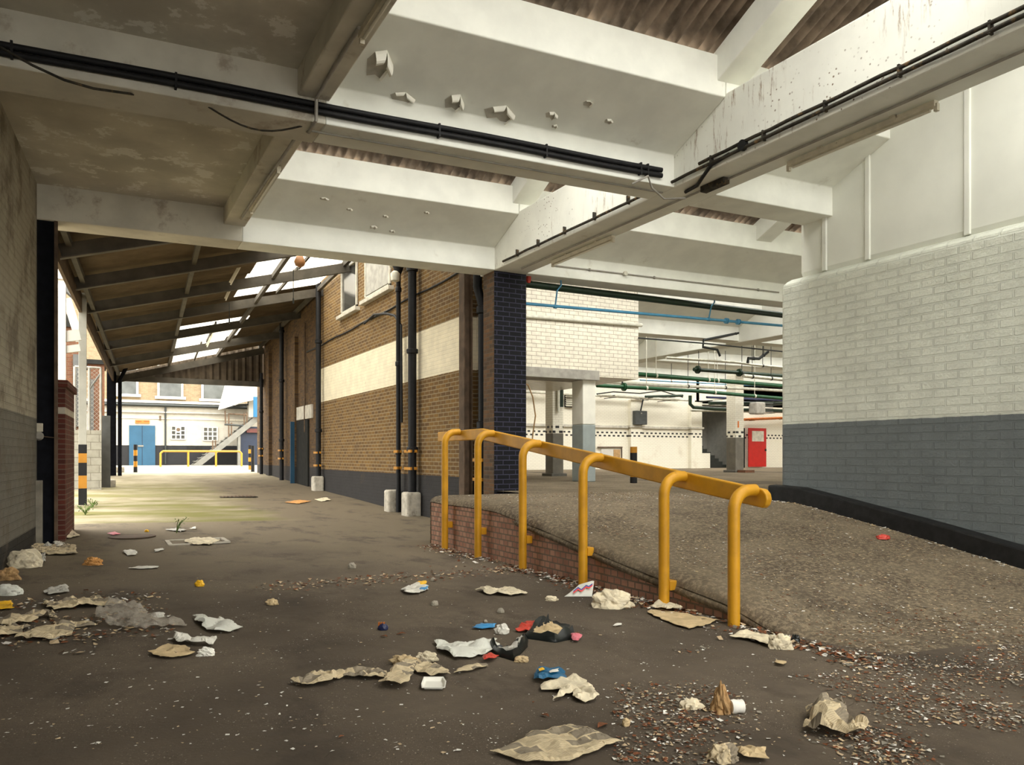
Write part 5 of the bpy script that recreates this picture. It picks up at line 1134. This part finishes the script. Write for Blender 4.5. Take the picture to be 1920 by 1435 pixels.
t = thing('foam_tray', 'white polystyrene food tray at the front of the centre newspapers', 'tray', onG(813, 1292))
def tray(poly, sc_, z, p0): return [Vector((lerp(p0.x, q.x, sc_), lerp(p0.y, q.y, sc_), q.z+z)) for q in poly]
P = [onG(*q) for q in ((791, 1297), (790, 1290), (795, 1277), (831, 1277), (836, 1285), (834, 1297))]; c0 = sum(P, Vector())/len(P); n = len(P)
mb = MB(); R_ = [tray(P, .78, .004, c0), tray(P, .9, .022, c0), tray(P, 1.03, .025, c0), tray(P, 1.03, .020, c0), tray(P, .92, .016, c0)]
mb.add([v for r in R_ for v in r], [[i for i in range(n)]]+[(k*n+i, k*n+(i+1) % n, (k+1)*n+(i+1) % n, (k+1)*n+i) for k in range(4) for i in range(n)], 'foam_white'); mb.build('shell', t, bevel=.004)
pk = lay('crisp_packet', 'crumpled blue crisp packet behind the split cream paper', 'packet', [(998, 1273), (1010, 1268), (1030, 1269), (1040, 1265), (1060, 1267), (1058, 1277), (1030, 1282), (1008, 1284)], 'bright_blue', .05)
pq = onG(1016, 1275); sheet_poly([(1008, 1275), (1014, 1271), (1022, 1275), (1014, 1279)], 'litter_yellow', .02, 1, lift=.055).build('yellow_print', pk, solid=.003); sheet_poly([(1026, 1277), (1046, 1271), (1046, 1277), (1030, 1281)], 'white_paper', .02, 2, lift=.055).build('white_print', pk, solid=.003)
lay('paper_sheet', 'split cream paper with two pointed tails, front centre', 'paper', [(1015, 1290), (1050, 1282), (1076, 1274), (1098, 1281), (1110, 1298), (1124, 1315), (1098, 1322), (1078, 1318), (1074, 1304), (1060, 1312), (1036, 1320), (1052, 1302), (1020, 1299)], 'cream_paper', .05, G1)
lump('paper_lump', 'round yellowish tan piece right of the brown leaves', 'scrap', 1174, 1362, 16, 15, 'tan_paper', sub=3)
lump('crumpled_paper', 'upright brown paper cone at lower right of the floor', 'paper', 1352, 1334, 48, 58, 'brown_paper', G1, rough=.38, apex=.85)
t = thing('drinks_can', 'crushed white can lying beside the upright brown paper cone', 'can', onG(1381, 1340)); a = onG(1370, 1338)+Vector((0, 0, .035)); b = onG(1392, 1337)+Vector((0, 0, .035))
MB().tube([a, a.lerp(b, .3), a.lerp(b, .6), b], [.034, .038, .033, .036], 'scrap_white', 14).build('body', t, smooth=True); MB().tube([b, b+(b-a).normalized()*.003], .028, 'dark_metal', 14).build('end', t)
lump('crumpled_paper', 'cream crumple left of the upright brown paper cone', 'paper', 1296, 1330, 40, 22, 'cream_paper', G1, sub=3, rough=.5)
lay('newspaper_sheet', 'large crumpled newspaper at lower right on the litter band', 'newspaper', [(1503, 1376), (1516, 1358), (1508, 1344), (1530, 1335), (1560, 1344), (1590, 1352), (1600, 1365), (1632, 1372), (1610, 1392), (1584, 1388), (1540, 1386)], 'newsprint', .14, G1, cuts=4)
lump('crumpled_paper', 'tan folded paper lump at the bottom edge right of centre', 'paper', 1356, 1428, 60, 34, 'newsprint', G1)
lay('paper_sheet', 'flat tan paper at the bottom edge right of the folded lump', 'paper', [(1378, 1420), (1395, 1412), (1432, 1412), (1440, 1430), (1400, 1434)], 'tan_paper', .05, G1)
lay('newspaper_sheet', 'big spread newspaper with printed pictures at the bottom edge centre', 'newspaper', [(918, 1415), (960, 1404), (1000, 1380), (1050, 1370), (1075, 1364), (1110, 1378), (1140, 1386), (1164, 1396), (1130, 1410), (1100, 1420), (1072, 1434), (980, 1436)], 'newsprint', .03, G1, cuts=4)
lump('torn_wrapper', 'red scrap against the black kerb of the right wall', 'wrapper', 1656, 1012, 26, 10, 'litter_red', sub=3)
lay('torn_wrapper', 'pink scrap on the dark floor beyond the wall litter', 'wrapper', [(200, 1002), (215, 999), (226, 1003), (212, 1005)], 'litter_pink', .02)
lump('torn_wrapper', 'tiny yellow scrap right of the round drain cover', 'wrapper', 275, 998, 9, 5, 'litter_yellow', sub=3)
lay('paper_scrap', 'pale torn papers piled in the square manhole', 'paper', [(345, 1018), (360, 1011), (395, 1012), (414, 1017), (392, 1024), (360, 1023)], 'cream_paper', .05, G1)
lay('paper_scrap', 'grey-green flattened paper beyond the square manhole', 'paper', [(310, 995), (330, 992), (350, 996), (338, 999)], 'grey_paper', .02, G1)
lay('paper_scrap', 'white paper sliver at the slab edge past the square manhole', 'paper', [(356, 993), (368, 989), (366, 994)], 'white_paper', .02, G1)
lay('paper_scrap', 'pale paper on the floor before the blue passage door', 'paper', [(534, 944), (560, 939), (584, 941), (560, 946)], 'orange_paper', .03, G1)
lay('paper_scrap', 'white paper on the floor below the far thick downpipe', 'paper', [(590, 938), (612, 934), (620, 939), (602, 942)], 'cream_paper', .03, G1)
lay('oval_dish', 'oval white lid lying between the black sacks and the posts', 'lid', [(1150, 1174), (1156, 1171.5), (1166, 1172), (1169, 1175), (1160, 1177), (1152, 1176.5)], 'foam_white', .004)
for i, (px, py, w_) in enumerate(((1022, 1345, 22), (1152, 1339, 20), (1130, 1364, 36), (1215, 1352, 20), (1322, 1356, 30), (1082, 1190, 12), (720, 1196, 18), (752, 1191, 18), (1000, 1320, 10), (640, 1385, 14))):
    p = onG(px, py); d = p.x*SA+p.y*CA; r = w_*d/2880; a0 = random.random()*3; mb = MB(); vs = []
    for k in range(9):
        u = k/8; wv = math.sin(math.pi*u)*.32; c_ = Vector((math.cos(a0), math.sin(a0), 0)); s_ = Vector((-c_.y, c_.x, 0)); q = p+c_*(2*u-1)*r
        for e in (-1, 0, 1): vs.append(q+s_*e*wv*r*1.3+Vector((0, 0, .01+.25*r*abs(e)*wv*2+.1*r*math.sin(5*u))))
    mb.add(vs, [(3*k+j, 3*k+j+1, 3*k+4+j, 3*k+3+j) for k in range(8) for j in range(2)], 'leaf_brown')
    single(mb, 'dead_leaf', ['curled brown leaf left of the split cream paper', 'brown leaf just below the split cream paper', 'largest brown leaf, above the big spread newspaper', 'brown leaf near the round tan piece', 'brown leaf below the cream crumple by the paper cone', 'small brown leaf right of the burst black sack', 'brown leaf below the navy packet', 'brown leaf right of the navy packet', 'brown curl below the blue crisp packet', 'reddish leaf at the front left of the floor'][i], 'leaf', 'brown leaves on the floor', solid=.002)
for i, (px, py, w_) in enumerate(((815, 1136, 14), (939, 1150, 14), (910, 1168, 8), (660, 1066, 16), (812, 1090, 10))):
    lump('pebble', ['grey stone below the torn white wrapper', 'grey stone above the white crumple by the black sacks', 'small pale stone above the flat blue packet', 'flat grey stone on the dusty floor before the downpipes', 'grey stone near the torn white wrapper, further back'][i], 'stone', px, py, w_, w_*.7, 'pebble', 'loose stones on the floor', sub=3, rough=.2)
lump('dark_rag', 'black rag scrap by the low end of the ramp wall', 'rag', 1492, 1204, 16, 14, 'litter_black', sub=3)

# scattered debris nobody could count: paint flakes, chips and leaf litter
def scatter(name, label, cat, n, place, mats, smin, smax, curl=.5, seed=1):
    R_ = random.Random(seed); mb = MB(); k = 0
    while k < n:
        r = place(R_)
        if r is None: continue
        x, y = r; z = surf(x, y); s_ = R_.uniform(smin, smax)*(.6+.8*R_.random()); a = R_.random()*6.28; c_, d_ = Vector((math.cos(a), math.sin(a), 0)), Vector((-math.sin(a), math.cos(a), 0)); el = R_.uniform(.4, 1)
        p = Vector((x, y, z+.003)); up = lambda: Vector((0, 0, R_.random()*s_*curl))
        mb.add([p-c_*s_-d_*s_*el*R_.uniform(.2, 1)+up(), p+c_*s_*R_.uniform(.5, 1)-d_*s_*el*R_.uniform(.3, 1)+up(), p+c_*s_+d_*s_*el*R_.uniform(.2, 1)+up(), p-c_*s_*R_.uniform(.3, 1)+d_*s_*el+up()], [(0, 1, 2), (0, 2, 3)], R_.choice(mats)); k += 1
    o = single(mb, name, label, cat); o['kind'] = 'stuff'; return o
def near(px0, px1, py0, py1):
    def f(R_):
        px, py = R_.uniform(px0, px1), R_.uniform(py0, py1); p = onZ(px, py, .06); return (p.x, p.y)
    return f
def base_strip(R_):
    y = R_.uniform(3.2, 11.0); x = 4.70-abs(R_.gauss(0, .16)); return (x, y) if noise.noise(Vector((x*2, y*1.2, 9)))+R_.random()*.6 > .05 else None
def low_right(R_):
    px, py = R_.uniform(1150, 2150), R_.uniform(1150, 1450); p = onZ(px, py, .03)
    return (p.x, p.y) if noise.noise(Vector((p.x*1.3, p.y*1.3, 5)))+.35*R_.random()+(px-1500)/1700-max(0, (px-1680)/340)*max(0, (py-1260)/110)-max(0, (1480-px)/330)*max(0, (1290-py)/60) > .10 else None
def ramp_all(R_):
    y = R_.uniform(3.4, 11.2); x = R_.uniform(4.95, 8.8); return (x, y) if noise.noise(Vector((x*.9, y*.6, 2)))+R_.random()*.7 > .15 else None
def left_strip(R_):
    px, py = R_.uniform(0, 330), R_.uniform(1110, 1230); p = onZ(px, py, .12); return (p.x, p.y) if noise.noise(Vector((p.x*2, p.y*2, 1)))+R_.random()*.5 > .2 else None
def mid_arc(R_):
    x = R_.uniform(1.4, 4.6); y = 8.2+(.35*(x-4.6))*.3+R_.gauss(0, .18); return (x, y)
def kerb_line(R_): y = R_.uniform(3.5, 8); return (8.82-abs(R_.gauss(0, .07)), y)
W, T, B = ['scrap_white'], ['scrap_tan', 'tan_paper', 'scrap_white'], ['leaf_brown', 'leaf_brown', 'scrap_tan', 'wood_grey', 'leaf_brown']
scatter('paint_flakes', 'tiny white paint flakes sprinkled over the dark passage floor', 'debris', 800, near(0, 1500, 1090, 1435), W+W+['scrap_tan'], .004, .010, seed=3)
scatter('leaf_litter', 'brown leaf litter drifted along the foot of the brick ramp wall', 'leaf litter', 2200, base_strip, B+W, .009, .026, .9, 4)
scatter('debris_drift', 'dense drift of white flakes and leaves at the lower right', 'debris', 8000, low_right, B+B+W+T+['wood_grey', 'wood_grey', 'pebble'], .004, .0125, .8, 5)
scatter('ramp_chips', 'tan chips and droppings scattered over the ramp', 'debris', 6000, ramp_all, T+['scrap_tan', 'leaf_brown', 'wood_grey', 'leaf_brown'], .004, .013, .6, 6)
scatter('paper_crumbs', 'paper crumbs among the newspapers by the left wall', 'debris', 700, left_strip, W+T+B, .008, .022, .8, 7)
scatter('leaf_drift', 'thin curved drift of leaves crossing the floor to the ramp wall', 'leaf litter', 500, mid_arc, B+['scrap_tan'], .010, .024, .8, 8)
scatter('kerb_flakes', 'white flakes lined up along the black kerb of the right wall', 'debris', 350, kerb_line, W+T, .008, .02, .7, 9)
# drains, manhole, weeds
g = onG(445, 932); t = thing('drain_grate', 'rusty rectangular drain grate in the mossy concrete', 'drain', g); mb = MB()
for i in range(9): mb.obox(g+Vector((-.4+i*.1, 0, .012)), (.025, 0, 0), (0, .3, 0), (0, 0, .012), 'rust_steel')
mb.build('bars', t); MB().obox(g+Vector((0, 0, .004)), (.48, 0, 0), (0, .36, 0), (0, 0, .004), 'dark_void').build('frame', t)
g = onG(248, 1007); mb = MB(); mb.lathe(g, [(.34, .0), (.34, .012), (.30, .016), (.28, .012), (.0, .012)], 'rust_steel', 28); single(mb, 'manhole_cover', 'round rusty drain cover near the left brick pier', 'drain cover')
g = onG(370, 1017); mb = MB()
for c_, ux, uy in (((0, .32), .42, .03), ((0, -.32), .42, .03), ((.4, 0), .03, .32), ((-.4, 0), .03, .32)): mb.obox(g+Vector((c_[0], c_[1], .01)), (ux, 0, 0), (0, uy, 0), (0, 0, .012), 'stone_block')
single(mb, 'manhole', 'square manhole frame filled with torn papers', 'manhole')
def weed(px, py, n, h, label, group='weeds on the yard floor'):
    p = onG(px, py); t = thing('weed', label, 'plant', p, group); R_ = random.Random(px); mb = MB(); ms = MB()
    for i in range(n):
        a = R_.random()*6.28; d = Vector((math.cos(a), math.sin(a), 0)); L = h*R_.uniform(.5, 1); tip = p+d*L*.7+Vector((0, 0, L)); ms.tube([p, p+d*L*.25+Vector((0, 0, L*.6)), tip], .006, 'leaf_green', 5)
        for k in range(14):
            c_ = p.lerp(tip, R_.uniform(.3, 1))+Vector((R_.uniform(-1, 1), R_.uniform(-1, 1), R_.uniform(-.3, 1)))*.05; s_ = R_.uniform(.012, .026); u = Vector((R_.uniform(-1, 1), R_.uniform(-1, 1), R_.uniform(-.2, .8))).normalized(); v = u.cross(Vector((0, 0, 1))).normalized()
            mb.add([c_-u*s_, c_+v*s_*.5, c_+u*s_, c_-v*s_*.5], [(0, 1, 2, 3)], 'leaf_green')
    ms.build('stem', t); mb.build('leaves', t, smooth=True)
weed(160, 966, 12, .22, 'leafy green weed at the foot of the striped post'); weed(174, 952, 9, .18, 'smaller weed behind the striped post'); weed(331, 1000, 4, .34, 'thin upright weed at the square manhole corner')
